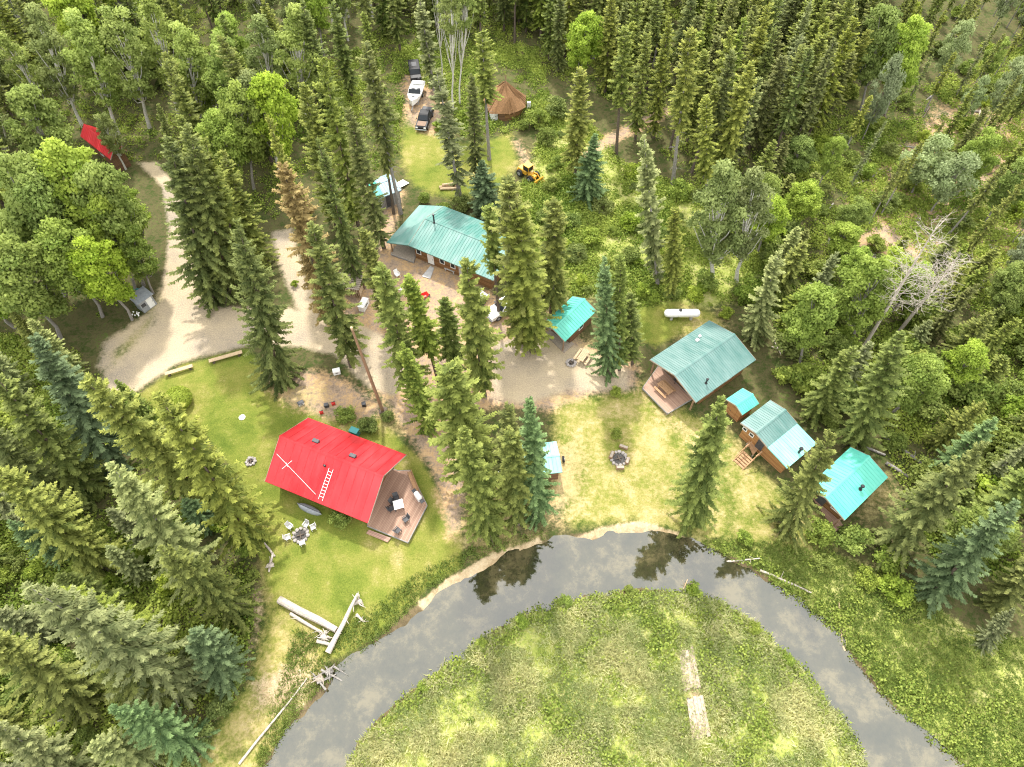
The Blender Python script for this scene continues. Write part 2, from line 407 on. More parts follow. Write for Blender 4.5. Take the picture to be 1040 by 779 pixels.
TRACK2 = [(276, 236), (296, 232), (304, 262), (318, 290), (335, 318), (345, 350), (318, 350), (300, 310), (284, 270)]
YARD = [(385, 180), (410, 196), (400, 240), (420, 255), (480, 285), (530, 318), (560, 320), (600, 352), (648, 372), (648, 398), (600, 402), (560, 418), (505, 412), (470, 420), (476, 500), (470, 540),
        (455, 545), (440, 480), (412, 440), (385, 400), (350, 330), (345, 300), (368, 280), (384, 250)]
YARDGRAVEL = [(500, 348), (545, 336), (590, 352), (640, 376), (640, 398), (580, 398), (530, 412), (498, 405)]
TRAIL = [(585, 158), (610, 140), (650, 118), (680, 108), (682, 118), (652, 132), (615, 152), (596, 168)]
TRAIL2 = [(516, 140), (528, 140), (545, 168), (556, 196), (540, 196), (530, 172)]
SLASH = [(850, 250), (870, 190), (930, 120), (1000, 80), (1100, 60), (1100, 300), (1000, 270), (930, 300), (890, 280)]
SAND = [(575, 549), (610, 535), (650, 529), (690, 540), (705, 552), (660, 546), (620, 546), (590, 551)]
SAND2 = [(425, 612), (450, 590), (500, 562), (548, 546), (552, 556), (505, 576), (460, 600), (430, 622)]
SAND3 = [(252, 694), (298, 668), (320, 690), (296, 726), (262, 722)]
SAND4 = [(690, 660), (706, 655), (714, 690), (722, 740), (712, 752), (700, 735), (694, 695)]
DRY = [[(565, 440), (600, 430), (612, 470), (600, 520), (570, 535), (558, 500)], [(730, 430), (760, 455), (790, 500), (770, 505), (735, 480)], [(640, 420), (700, 420), (690, 470), (640, 490), (615, 480)],
       [(690, 322), (735, 318), (740, 335), (690, 345)], [(470, 470), (515, 470), (530, 540), (560, 540), (540, 556), (480, 570), (462, 540)], [(395, 400), (412, 440), (395, 440), (385, 415)],
       [(880, 480), (910, 490), (905, 510), (870, 530)], [(560, 330), (580, 350), (600, 356), (590, 340)], [(280, 378), (335, 395), (320, 420), (290, 410)]]

def masks(x, y):
    r = {}
    f = lambda p, w: wmask(x, y, p, w)
    r['lawn'] = np.maximum.reduce([f(LAWN, 2.0), 0.75 * f(LAWN_LOW, 2.5), 0.8 * f(CENTRE, 4), 0.85 * f(UPGREEN, 4), f(TANKGRASS, 3)])
    r['lawn'] = np.maximum(r['lawn'], .62 * f([(108, 356), (146, 318), (164, 288), (174, 300), (158, 335), (122, 376), (104, 380)], 2.5))
    r['veg'] = np.maximum.reduce([f(MEADOW, 1.5), f(RBANK, 3), f(BRUSH, 6)])
    r['drive'] = np.maximum.reduce([f(DRIVE, 2.0) * (1 - .5 * f([(108, 356), (146, 318), (164, 288), (174, 300), (158, 335), (122, 376), (104, 380)], 3.0)), f(TRACK2, 2.2), 0.9 * f(YARDGRAVEL, 3.0)])
    r['dirt'] = np.maximum.reduce([f(YARD, 3.0), 0.9 * f(TRAIL, 2.5), 0.8 * f([(404, 72), (446, 72), (456, 128), (440, 140), (410, 128)], 3.5), 0.62 * f([(556, 455), (588, 432), (606, 470), (598, 515), (566, 542), (550, 520)], 4.0), 0.55 * f([(650, 385), (690, 420), (735, 445), (722, 470), (672, 440), (640, 405)], 4.0), 0.85 * f([(262, 384), (300, 372), (345, 380), (392, 410), (380, 432), (330, 428), (290, 412)], 3.0), 0.75 * f(TRAIL2, 3.0), 0.8 * f(SLASH, 10)])
    dry = [f(p, 5.0) for p in DRY]
    r['dry'] = np.maximum.reduce(dry + [0.8 * f(LAWN_LOW, 3), 0.68 * f(CENTRE, 3), 0.26 * f(LAWN, 3)])
    sdw = water_sd(x, y)
    r['sand'] = np.maximum.reduce([f(SAND, 1.0), f(SAND2, 1.0), 0.9 * f(SAND3, 3), 0.7 * f(SAND4, 1.6), 0.6 * f([(246, 600), (266, 590), (274, 620), (262, 660), (240, 700), (205, 779), (185, 790), (225, 700), (256, 640)], 2.0)])
    r['bed'] = np.clip(0.5 - (sdw - 0.35) / 0.7, 0, 1)
    return r

def ground_z(x, y):
    x = np.asarray(x, float); y = np.asarray(y, float)
    sdw = water_sd(x, y) + (fnoise(x, y, 3.0) - 0.5) * 2.4
    z = -0.75 * np.clip(0.5 - (sdw - 0.1) / 1.5, 0, 1)
    # rough ground away from the buildings; flat where the place is used
    px, py = P(x, y, 0.0)
    flat = np.clip(0.5 - in_poly(x, y, W2([(90, 150), (300, 120), (400, 90), (540, 90), (640, 300), (760, 310), (930, 440), (920, 560), (700, 545), (560, 545), (300, 690), (240, 560), (100, 400)])) / 12.0, 0, 1)
    z = z + (1 - flat) * (fnoise(x, y, 7.0) - 0.5) * 0.55 * np.clip((sdw - 0.5) / 3, 0, 1)
    return z
def gz(x, y): return float(ground_z(np.array([x]), np.array([y]))[0])

# ------------------------------------------------------------------ ground
def axis(a, b, st):
    c = list(np.arange(a, b + 1e-6, st)); d = st; lo = [a]; hi = [c[-1]]
    while hi[-1] < 2200: d *= 1.28; hi.append(hi[-1] + d); lo.append(lo[-1] - d)
    return np.array(lo[:0:-1] + c + hi[1:])
gx = axis(-66, 66, 0.4); gy = axis(-8, 132, 0.4)
XX, YY = np.meshgrid(gx, gy); fx_, fy_ = XX.ravel(), YY.ravel()
near = (np.abs(fx_) < 140) & (fy_ > -40) & (fy_ < 220)
mk = {k: np.zeros(fx_.shape) for k in ('lawn', 'veg', 'drive', 'dirt', 'dry', 'sand', 'bed')}
mm_ = masks(fx_[near], fy_[near])
for k in mk: mk[k][near] = mm_[k]
zz_ = np.zeros(fx_.shape); zz_[near] = ground_z(fx_[near], fy_[near])
nx, ny = len(gx), len(gy)
idx = np.arange(nx * ny).reshape(ny, nx)
GF = np.stack([idx[:-1, :-1], idx[:-1, 1:], idx[1:, 1:], idx[1:, :-1]], -1).reshape(-1, 4)
GV = np.stack([fx_, fy_, zz_], 1)

def ground_material():
    m, nt, b = new_mat('ground_cover'); n = nt.nodes; l = nt.links
    tcn = n.new('ShaderNodeTexCoord')
    def noise(s, d=6, r=0.6):
        q = n.new('ShaderNodeTexNoise'); q.inputs['Scale'].default_value = s; q.inputs['Detail'].default_value = d; q.inputs['Roughness'].default_value = r
        l.new(tcn.outputs['Object'], q.inputs['Vector']); return q.outputs['Fac']
    big, mid, fine, vfine = noise(0.11, 5), noise(0.45, 7, 0.65), noise(2.2, 8, 0.7), noise(6.0, 8, 0.85)
    def ramp(fac, stops):
        r = n.new('ShaderNodeValToRGB'); el = r.color_ramp.elements
        while len(el) < len(stops): el.new(0.5)
        for e, (p, c) in zip(el, stops): e.position = p; e.color = rgba(c)
        l.new(fac, r.inputs[0]); return r.outputs[0]
    def math_(op, a, c):
        q = n.new('ShaderNodeMath'); q.operation = op
        for i, v in enumerate((a, c)):
            if isinstance(v, (int, float)): q.inputs[i].default_value = v
            else: l.new(v, q.inputs[i])
        return q.outputs[0]
    def mix(fac, a, c):
        q = n.new('ShaderNodeMix'); q.data_type = 'RGBA'; l.new(fac, q.inputs['Factor']); l.new(a, q.inputs[6]); l.new(c, q.inputs[7]); return q.outputs[2]
    def sharpen(name, amp, lo, hi):
        a = n.new('ShaderNodeAttribute'); a.attribute_name = name
        s1 = math_('MULTIPLY', math_('SUBTRACT', mid, 0.5), amp); s2 = math_('MULTIPLY', math_('SUBTRACT', fine, 0.5), amp)
        v = math_('ADD', math_('ADD', a.outputs['Fac'], s1), s2)
        q = n.new('ShaderNodeMapRange'); q.interpolation_type = 'SMOOTHSTEP'; q.inputs['From Min'].default_value = lo; q.inputs['From Max'].default_value = hi
        l.new(v, q.inputs['Value']); return q.outputs['Result']
    mixf = math_('ADD', math_('MULTIPLY', mid, 0.5), math_('MULTIPLY', fine, 0.5))
    lawnf = math_('ADD', math_('MULTIPLY', big, 0.45), math_('ADD', math_('MULTIPLY', mid, 0.3), math_('MULTIPLY', vfine, 0.25)))
    forest = ramp(mixf, [(0.3, (0.03, 0.036, 0.012)), (0.43, (0.05, 0.07, 0.018)), (0.53, (0.10, 0.085, 0.04)), (0.64, (0.075, 0.125, 0.022))])
    lawn = ramp(lawnf, [(0.38, (0.075, 0.112, 0.016)), (0.47, (0.14, 0.168, 0.028)), (0.54, (0.20, 0.20, 0.045)), (0.62, (0.32, 0.27, 0.11))])
    veg = ramp(mixf, [(0.32, (0.13, 0.18, 0.03)), (0.48, (0.26, 0.29, 0.07)), (0.6, (0.36, 0.34, 0.14)), (0.7, (0.44, 0.385, 0.2))])
    drive = ramp(math_('ADD', math_('MULTIPLY', big, 0.6), math_('MULTIPLY', vfine, 0.4)), [(0.38, (0.27, 0.23, 0.185)), (0.5, (0.40, 0.325, 0.225)), (0.62, (0.48, 0.385, 0.25))])
    dirt = ramp(mixf, [(0.36, (0.19, 0.14, 0.105)), (0.47, (0.31, 0.23, 0.165)), (0.55, (0.43, 0.285, 0.15)), (0.66, (0.50, 0.36, 0.21))])
    dry = ramp(mixf, [(0.36, (0.21, 0.20, 0.05)), (0.5, (0.36, 0.29, 0.12)), (0.66, (0.46, 0.36, 0.2))])
    sand = ramp(mixf, [(0.35, (0.27, 0.19, 0.10)), (0.55, (0.45, 0.35, 0.22)), (0.7, (0.55, 0.45, 0.32))])
    bed = ramp(mixf, [(0.35, (0.07, 0.055, 0.03)), (0.6, (0.16, 0.12, 0.065))])
    c = mix(sharpen('veg', 0.8, 0.35, 0.65), forest, veg)
    c = mix(sharpen('lawn', 0.7, 0.3, 0.7), c, lawn)
    c = mix(sharpen('dirt', 0.9, 0.3, 0.75), c, dirt)
    c = mix(sharpen('drive', 0.5, 0.3, 0.7), c, drive)
    c = mix(math_('MULTIPLY', sharpen('dry', 1.3, 0.3, 1.1), 0.85), c, dry)
    c = mix(sharpen('bed', 0.4, 0.3, 0.7), c, bed)
    c = mix(sharpen('sand', 0.6, 0.35, 0.7), c, sand)
    sp = n.new('ShaderNodeMapRange'); sp.inputs['From Min'].default_value = 0.3; sp.inputs['From Max'].default_value = 0.7; sp.inputs['To Min'].default_value = 0.7; sp.inputs['To Max'].default_value = 1.3
    l.new(vfine, sp.inputs['Value'])
    mu = n.new('ShaderNodeMix'); mu.data_type = 'RGBA'; mu.blend_type = 'MULTIPLY'; mu.inputs['Factor'].default_value = 1.0
    l.new(c, mu.inputs[6]); cc = n.new('ShaderNodeCombineColor')
    for i in range(3): l.new(sp.outputs['Result'], cc.inputs[i])
    l.new(cc.outputs[0], mu.inputs[7]); l.new(mu.outputs[2], b.inputs['Base Color'])
    b.inputs['Roughness'].default_value = 0.95; b.inputs['Specular IOR Level'].default_value = 0.1
    bp = n.new('ShaderNodeBump'); bp.inputs['Strength'].default_value = 0.7; bp.inputs['Distance'].default_value = 0.12
    hsum = math_('ADD', fine, math_('MULTIPLY', vfine, 0.6))
    l.new(hsum, bp.inputs['Height']); l.new(bp.outputs['Normal'], b.inputs['Normal'])
    return m
M['ground'] = ground_material()

def ground_sheet(name, faces, dz):
    used = np.unique(faces); remap = np.full(len(GV), -1); remap[used] = np.arange(len(used))
    V = GV[used].copy(); V[:, 2] += dz
    me = bpy.data.meshes.new(name)
    F = remap[faces]
    me.vertices.add(len(V)); me.vertices.foreach_set('co', V.astype(np.float32).ravel())
    me.loops.add(F.size); me.loops.foreach_set('vertex_index', F.astype(np.int32).ravel())
    me.polygons.add(len(F)); me.polygons.foreach_set('loop_start', np.arange(0, F.size, 4, dtype=np.int32))
    me.update(calc_edges=True); me.polygons.foreach_set('use_smooth', [True] * len(F))
    for k in mk:
        at = me.attributes.new(k, 'FLOAT', 'POINT'); at.data.foreach_set('value', mk[k][used].astype(np.float32))
    me.materials.append(M['ground'])
    o = bpy.data.objects.new(name, me); COL.objects.link(o); o['kind'] = 'structure'
    return o
ground_sheet('ground', GF, 0.0)
fm = lambda a: a[GF].mean(1)
dsel = fm(mk['drive']) > 0.5
ground_sheet('driveway', GF[dsel], 0.004)
lsel = (fm(mk['lawn']) > 0.5) & ~dsel
ground_sheet('lawn', GF[lsel], 0.004)

# water
m, nt, b = new_mat('creek_water'); n = nt.nodes; l = nt.links
t = n.new('ShaderNodeTexCoord')
n1 = n.new('ShaderNodeTexNoise'); n1.inputs['Scale'].default_value = 0.33; n1.inputs['Detail'].default_value = 9; n1.inputs['Roughness'].default_value = 0.72; n1.inputs['Distortion'].default_value = 0.15
l.new(t.outputs['Object'], n1.inputs['Vector'])
r1 = n.new('ShaderNodeValToRGB'); e = r1.color_ramp.elements
e[0].position = 0.36; e[0].color = (0.018, 0.02, 0.01, 1); e[1].position = 0.62; e[1].color = (0.095, 0.08, 0.04, 1)
k = e.new(0.5); k.color = (0.036, 0.034, 0.017, 1)
l.new(n1.outputs['Fac'], r1.inputs[0]); l.new(r1.outputs[0], b.inputs['Base Color'])
b.inputs['Roughness'].default_value = 0.5; b.inputs['Specular IOR Level'].default_value = 0.0
gl = n.new('ShaderNodeBsdfGlossy'); gl.inputs['Roughness'].default_value = 0.02; gl.inputs['Color'].default_value = (1, 1, 1, 1)
n2 = n.new('ShaderNodeTexNoise'); n2.inputs['Scale'].default_value = 2.6; n2.inputs['Detail'].default_value = 4
l.new(t.outputs['Object'], n2.inputs['Vector'])
bp = n.new('ShaderNodeBump'); bp.inputs['Strength'].default_value = 0.05; bp.inputs['Distance'].default_value = 0.05
l.new(n2.outputs['Fac'], bp.inputs['Height']); l.new(bp.outputs['Normal'], gl.inputs['Normal'])
fr = n.new('ShaderNodeFresnel'); fr.inputs['IOR'].default_value = 2.0
ms = n.new('ShaderNodeMixShader'); l.new(fr.outputs[0], ms.inputs[0]); l.new(b.outputs[0], ms.inputs[1]); l.new(gl.outputs[0], ms.inputs[2])
l.new(ms.outputs[0], n['Material Output'].inputs['Surface'])
M['water'] = m
sdf = np.full(len(GV), 99.0); sdf[near] = water_sd(fx_[near], fy_[near])
wsel = sdf[GF].min(1) < 1.6
used = np.unique(GF[wsel]); remap = np.full(len(GV), -1); remap[used] = np.arange(len(used))
WV = GV[used].copy(); WV[:, 2] = -0.30
me = np_mesh('water', WV, remap[GF[wsel]], np.zeros(len(WV)), M['water'])
wo = bpy.data.objects.new('water', me); COL.objects.link(wo); wo['kind'] = 'structure'

# ------------------------------------------------------------------ tree kinds (each shape built once, then copied)
def spruce_shape(seed, H, Rm, bare=0.05, prof=0.7, droop=0.28, whorl=0.36, nb=6, gap=0.0, twl=0.52, tips=0.52):
    """needle sprays of a spruce: whorls of drooping boughs, each a fan of twigs"""
    r = np.random.default_rng(seed)
    C = []; D = []; N = []; L_ = []; Wd = []; T = []
    sticks = MB()
    z = max(0.4, bare * H); zb = z
    ph = r.random() * 6.28
    side = r.random() * 6.28
    while z < H * 0.985:
        t = (z - zb) / (H - zb)
        Lz = Rm * max(0.0, (1 - t)) ** prof * min(1.0, 0.62 + 2.2 * t) + 0.10
        lump = 0.82 + 0.36 * vnoise(z * 1.0, seed * 9.1, 1.1)
        k = nb if t < 0.85 else 5
        for j in range(k):
            if r.random() < gap: continue
            az = ph + 6.283 * (j + r.uniform(-.38, .38)) / k
            L = Lz * lump * r.choice([r.uniform(.45, .8), r.uniform(.8, 1.3)]) * (1 + 0.12 * math.cos(az - side))
            el = -0.30 + 0.95 * t ** 1.3 + r.uniform(-.14, .14)
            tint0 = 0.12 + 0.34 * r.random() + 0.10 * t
            m_ = max(4, int(4 + L * 7.5))
            s = np.linspace(0.12 if L < 1 else 0.2, 1.0, m_) + r.uniform(-.03, .03, m_)
            rad = L * s; hz = L * (math.tan(el) * s - droop * s ** 2 + 0.16 * s ** 4)
            ca, sa = math.cos(az), math.sin(az)
            base = np.stack([ca * rad, sa * rad, z + r.uniform(-.5, .5) * whorl + hz], 1)
            zs = math.tan(el) - 2 * droop * s + 0.64 * s ** 3
            for sgn in (-1, 1, 0, 2):
                if sgn == 0: ang = r.uniform(-.15, .15, m_)
                elif sgn == 2: ang = r.uniform(-1.3, 1.3, m_)
                else: ang = sgn * r.uniform(0.5, 1.15, m_)
                dx = np.cos(az + ang); dy = np.sin(az + ang)
                dz = zs * 0.7 + (r.uniform(-.55, -.05, m_) if sgn != 2 else r.uniform(-1.4, -.3, m_))
                ln = twl * (0.5 + 0.6 * (1 - s)) * (0.55 + 0.45 * min(1, L)) * r.uniform(.7, 1.3, m_)
                if sgn == 0: ln = ln * 0.9
                C.append(base); D.append(np.stack([dx, dy, dz], 1))
                up = np.stack([r.uniform(-.45, .45, m_), r.uniform(-.45, .45, m_), np.ones(m_)], 1)
                if sgn == 2: up = np.stack([np.cos(az + r.uniform(-1, 1, m_)), np.sin(az + r.uniform(-1, 1, m_)), r.uniform(-.2, .6, m_)], 1)
                N.append(up); L_.append(ln); Wd.append(ln * r.uniform(.26, .40, m_) + 0.03)
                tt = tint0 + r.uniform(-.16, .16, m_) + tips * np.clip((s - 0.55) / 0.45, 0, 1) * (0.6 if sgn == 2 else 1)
                T.append(tt)
        ph += 2.4
        z += whorl * (1.0 - 0.35 * t) * r.uniform(.8, 1.2)
    # leader
    m_ = 10; C.append(np.stack([np.zeros(m_), np.zeros(m_), np.linspace(H * .955, H * 0.985, m_)], 1))
    a = r.random(m_) * 6.28; D.append(np.stack([np.cos(a) * .5, np.sin(a) * .5, np.ones(m_)], 1)); N.append(np.stack([np.sin(a), -np.cos(a), np.zeros(m_)], 1))
    L_.append(np.full(m_, .42)); Wd.append(np.full(m_, .13)); T.append(np.full(m_, .6))
    C, D, N = map(np.concatenate, (C, D, N)); L_, Wd, T = map(np.concatenate, (L_, Wd, T))
    V, F = leaves(C, D, N + 1e-4, L_, Wd)
    V[1::4, 2] -= Wd * 0.16; V[3::4, 2] -= Wd * 0.16      # folded along the rib
    return V, F, np.clip(np.repeat(T, 4), 0, 1)

def spruce_trunk(seed, H, rb, bare, Rm, dead=8):
    r = random.Random(seed)
    mb = MB(); n = 9
    mb.tube([(r.uniform(-.04, .04) * (i > 0), r.uniform(-.04, .04) * (i > 0), -0.4 if i == 0 else H * 0.97 * i / (n - 1)) for i in range(n)],
            [max(0.025, rb * (1.25 if i == 0 else 1) * (1 - i / (n - 1)) ** 0.85) for i in range(n)], 8)
    for i in range(int(dead)):
        z = r.uniform(0.06, max(0.15, bare + 0.12)) * H; a = r.uniform(0, 6.28); L = r.uniform(.5, 1.0) * Rm * 0.8
        mb.tube([(0, 0, z), (math.cos(a) * L * .6, math.sin(a) * L * .6, z - .1 * L), (math.cos(a) * L, math.sin(a) * L, z - .32 * L)], [.03, .02, .008], 4)
    return mb

def broad_shape(seed, H, Rm, zc=0.62, hz=0.36, nl=34, per=330, leaf=0.27, lobe=0.3):
    """rounded leafy crown: lobes of leaves round the limb ends"""
    r = np.random.default_rng(seed)
    C = []; N = []; T = []; tips = []
    for i in range(nl):
        u = r.uniform(-1, 1); a = r.random() * 6.28; q = r.uniform(.45, 1.0)
        w = math.sqrt(1 - u * u)
        taper = 1.0 if u < 0 else (1 - 0.35 * u)
        c = np.array([math.cos(a) * w * q * Rm * .8 * taper, math.sin(a) * w * q * Rm * .8 * taper, H * (zc + hz * u * (0.55 + .45 * q))])
        rl = Rm * lobe * r.uniform(.5, 1.35)
        tips.append(c)
        k = int(per * r.uniform(.6, 1.3) * (rl / (Rm * lobe)) ** 1.5)
        d = r.normal(size=(k, 3)); d /= np.linalg.norm(d, axis=1, keepdims=True)
        d[:, 2] = np.where(d[:, 2] < -.35, -d[:, 2] * .6, d[:, 2])
        rr = rl * r.uniform(.45, 1.08, k)[:, None]
        C.append(c + d * rr * np.array([1.1, 1.1, .8])); N.append(d + r.normal(size=(k, 3)) * .55)
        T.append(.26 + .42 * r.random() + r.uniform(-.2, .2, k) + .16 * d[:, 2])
    C = np.concatenate(C); N = np.concatenate(N); T = np.concatenate(T); k = len(C)
    dd = np.cross(N, r.normal(size=(k, 3))); L_ = leaf * r.uniform(.7, 1.4, k)
    V, F = leaves(C, dd + 1e-4, N, L_, L_ * .75)
    return V, F, np.clip(np.repeat(T, 4), 0, 1), tips

def broad_trunk(seed, H, rb, tips, zc):
    r = random.Random(seed); mb = MB()
    top = H * (zc + .1)
    pts = [(r.uniform(-.15, .15) * (i > 0) * (H / 12), r.uniform(-.15, .15) * (i > 0) * (H / 12), -.4 if i == 0 else top * i / 6) for i in range(7)]
    mb.tube(pts, [rb * (1.2 if i == 0 else 1 - .12 * i) for i in range(7)], 8)
    for c in tips[::3]:
        i = min(6, max(2, int(6 * (c[2] - .25 * H) / top))); p = Vector(pts[i]); q = Vector(c)
        mid = p.lerp(q, .5) + Vector((0, 0, -.04 * H))
        mb.tube([p, mid, q], [rb * .4, rb * .25, .02], 5)
    return mb

class Kind: pass
KINDS = {}
def add_kind(key, name, cat, crown_me, trunk_me, H, R_):
    k = Kind(); k.name = name; k.cat = cat; k.crown = crown_me; k.trunk = trunk_me; k.H = H; k.R = R_; k.key = key
    KINDS.setdefault(key, []).append(k)

def mk_spruce(key, seed, H, Rm, mat, bark='bark', dead=8, rb=None, bare=0.05, **kw):
    V, F, T = spruce_shape(seed, H, Rm, bare=bare, **kw)
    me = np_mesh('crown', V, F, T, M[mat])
    tb = spruce_trunk(seed, H, rb or 0.012 * H, bare, Rm, dead).build('trunk', bark)
    tm = tb.data; bpy.data.objects.remove(tb)
    add_kind(key, 'spruce_tree', 'tree', me, tm, H, Rm)
def recolour(key, src, mat, bark=None):
    for k in KINDS[src]:
        me = k.crown.copy(); me.materials[0] = M[mat]; tm = k.trunk
        if bark: tm = tm.copy(); tm.materials[0] = M[bark]
        add_kind(key, k.name, k.cat, me, tm, k.H, k.R)
for i in range(6): mk_spruce('slim', 11 + i, 18, 1.7 + .1 * i, 'spruce', bare=.10 + .04 * (i % 2), prof=.50, gap=.2, whorl=.44)
for i in range(5): mk_spruce('full', 31 + i, 18, 2.35 + .2 * i, 'spruce', bare=.03, prof=.66, gap=.25, whorl=.46, nb=7)
for i in range(3): mk_spruce('broad', 41 + i, 17, 4.0 + .3 * i, 'spruce', bare=.02, prof=.78, gap=.26, whorl=.52, nb=8, twl=.64)
for i in range(3): mk_spruce('bare', 51 + i, 19, 1.55, 'spruce', bare=.36 + .07 * i, prof=.48, gap=.22, dead=16, whorl=.42)
for i in range(2): mk_spruce('sparse', 61 + i, 17, 1.5, 'spruce_pale', 'grey_bark', bare=.1, prof=.5, gap=.42, dead=14, whorl=.42)
for i in range(2): mk_spruce('young', 71 + i, 8, 1.9, 'spruce_blue', bare=.01, prof=.85, gap=.02, whorl=.30, nb=7, twl=.42)
recolour('slim_y', 'slim', 'spruce_yellow'); recolour('full_y', 'full', 'spruce_yellow'); recolour('slim_br', 'slim', 'spruce_brown')
recolour('full_b', 'full', 'spruce_blue'); recolour('full_p', 'full', 'spruce_pale', 'grey_bark'); recolour('broad_y', 'broad', 'spruce_yellow'); recolour('broad_p', 'broad', 'spruce_pale', 'grey_bark')
recolour('bare_y', 'bare', 'spruce_yellow', 'grey_bark'); recolour('broad_b', 'broad', 'spruce_blue')
def mk_broad(key, seed, H, Rm, mat, bark, name, cat='tree', zc=.62, hz=.36, rb=None, **kw):
    V, F, T, tips = broad_shape(seed, H, Rm, zc=zc, hz=hz, **kw)
    me = np_mesh('crown', V, F, T, M[mat])
    tb = broad_trunk(seed, H, rb or .014 * H, tips, zc).build('trunk', bark); tm = tb.data; bpy.data.objects.remove(tb)
    add_kind(key, name, cat, me, tm, H, Rm)
for i in range(4): mk_broad('poplar', 81 + i, 13, 3.5, 'leaf', 'grey_bark', 'poplar_tree', nl=84, per=170, lobe=.21, leaf=.29)
for i in range(2): mk_broad('aspen', 91 + i, 17, 3.0, 'leaf_grey', 'white_bark', 'aspen_tree', zc=.6, hz=.38, nl=80, per=140, leaf=.28, lobe=.22)
for i in range(1): mk_broad('aspen_tall', 95 + i, 24, 2.3, 'leaf_grey', 'white_bark', 'aspen_tree', zc=.76, hz=.22, nl=46, per=130, leaf=.27, lobe=.24, rb=.17)
for i in range(2): mk_broad('willow', 97 + i, 8, 3.0, 'leaf_pale', 'grey_bark', 'willow_tree', zc=.6, hz=.36, nl=60, per=140, leaf=.24, lobe=.22)
for i in range(3): mk_broad('shrub', 101 + i, 2.6, 1.6, 'leaf_shrub', 'bark', 'shrub', 'shrub', zc=.46, hz=.42, nl=34, per=90, leaf=.21, lobe=.27, rb=.05)

def plant(key, base, H, axis=None, label=None, group=None, w=1.0, rz=None, cat=None, name=None):
    ks = KINDS[key]; k = ks[random.randrange(len(ks))]
    o = bpy.data.objects.new(name or k.name, None); COL.objects.link(o); o.empty_display_size = .3
    q = Quaternion((0, 0, 1), random.uniform(0, 6.28) if rz is None else rz)
    if axis is not None: q = Vector((0, 0, 1)).rotation_difference(axis) @ q
    o.rotation_mode = 'QUATERNION'; o.rotation_quaternion = q
    o.location = base
    s = H / k.H; sw = s ** .5 * w if key not in ('shrub',) else s * w
    if k.name == 'spruce_tree': o.scale = (sw * random.uniform(.84, 1.14), sw * random.uniform(.84, 1.14), s)
    else: o.scale = (sw, sw, s)
    for nm, me in (('trunk', k.trunk), ('crown', k.crown)):
        c = bpy.data.objects.new(nm, me); COL.objects.link(c); c.parent = o
    tag(o, label, cat or k.cat, group)
    if k.name == 'spruce_tree': SPRUCES.append((o, k, base.copy(), H, axis is not None and group or ''))
    return o

SPRUCES = []
PLANTED = []     # (x, y, radius) of stems already standing
def fit(tx, ty, bx, by):
    """stem from the ground at (bx, by) up to where the sight line of the tip passes closest overhead"""
    B = G(bx, by, 0); B.z = gz(B.x, B.y)
    d = (G(tx, ty, 0) - Vector((0, 0, CH))).normalized(); O = Vector((0, 0, CH))
    # closest approach of the sight line to the vertical through B
    w0 = O - B; u = Vector((0, 0, 1)); bb = d.dot(u); dd = d.dot(w0); ee = u.dot(w0)
    sc_ = (bb * ee - dd) / (1 - bb * bb); top = O + d * sc_
    ax = top - B
    H = ax.length; ax.normalize()
    return B, H, ax
def hero(key, tx, ty, bx, by, label, group=None, w=1.0, Hmax=26):
    B, H, ax = fit(tx, ty, bx, by)
    PLANTED.append((B.x, B.y, 1.6))
    if ax.angle(Vector((0, 0, 1))) > R(14): ax = Vector((0, 0, 1)).slerp(ax, R(14) / ax.angle(Vector((0, 0, 1))))
    return plant(key, B, min(H, Hmax), ax, label, group, w * (1.02 if key[:4] in ('slim', 'bare', 'full') else 1.0))

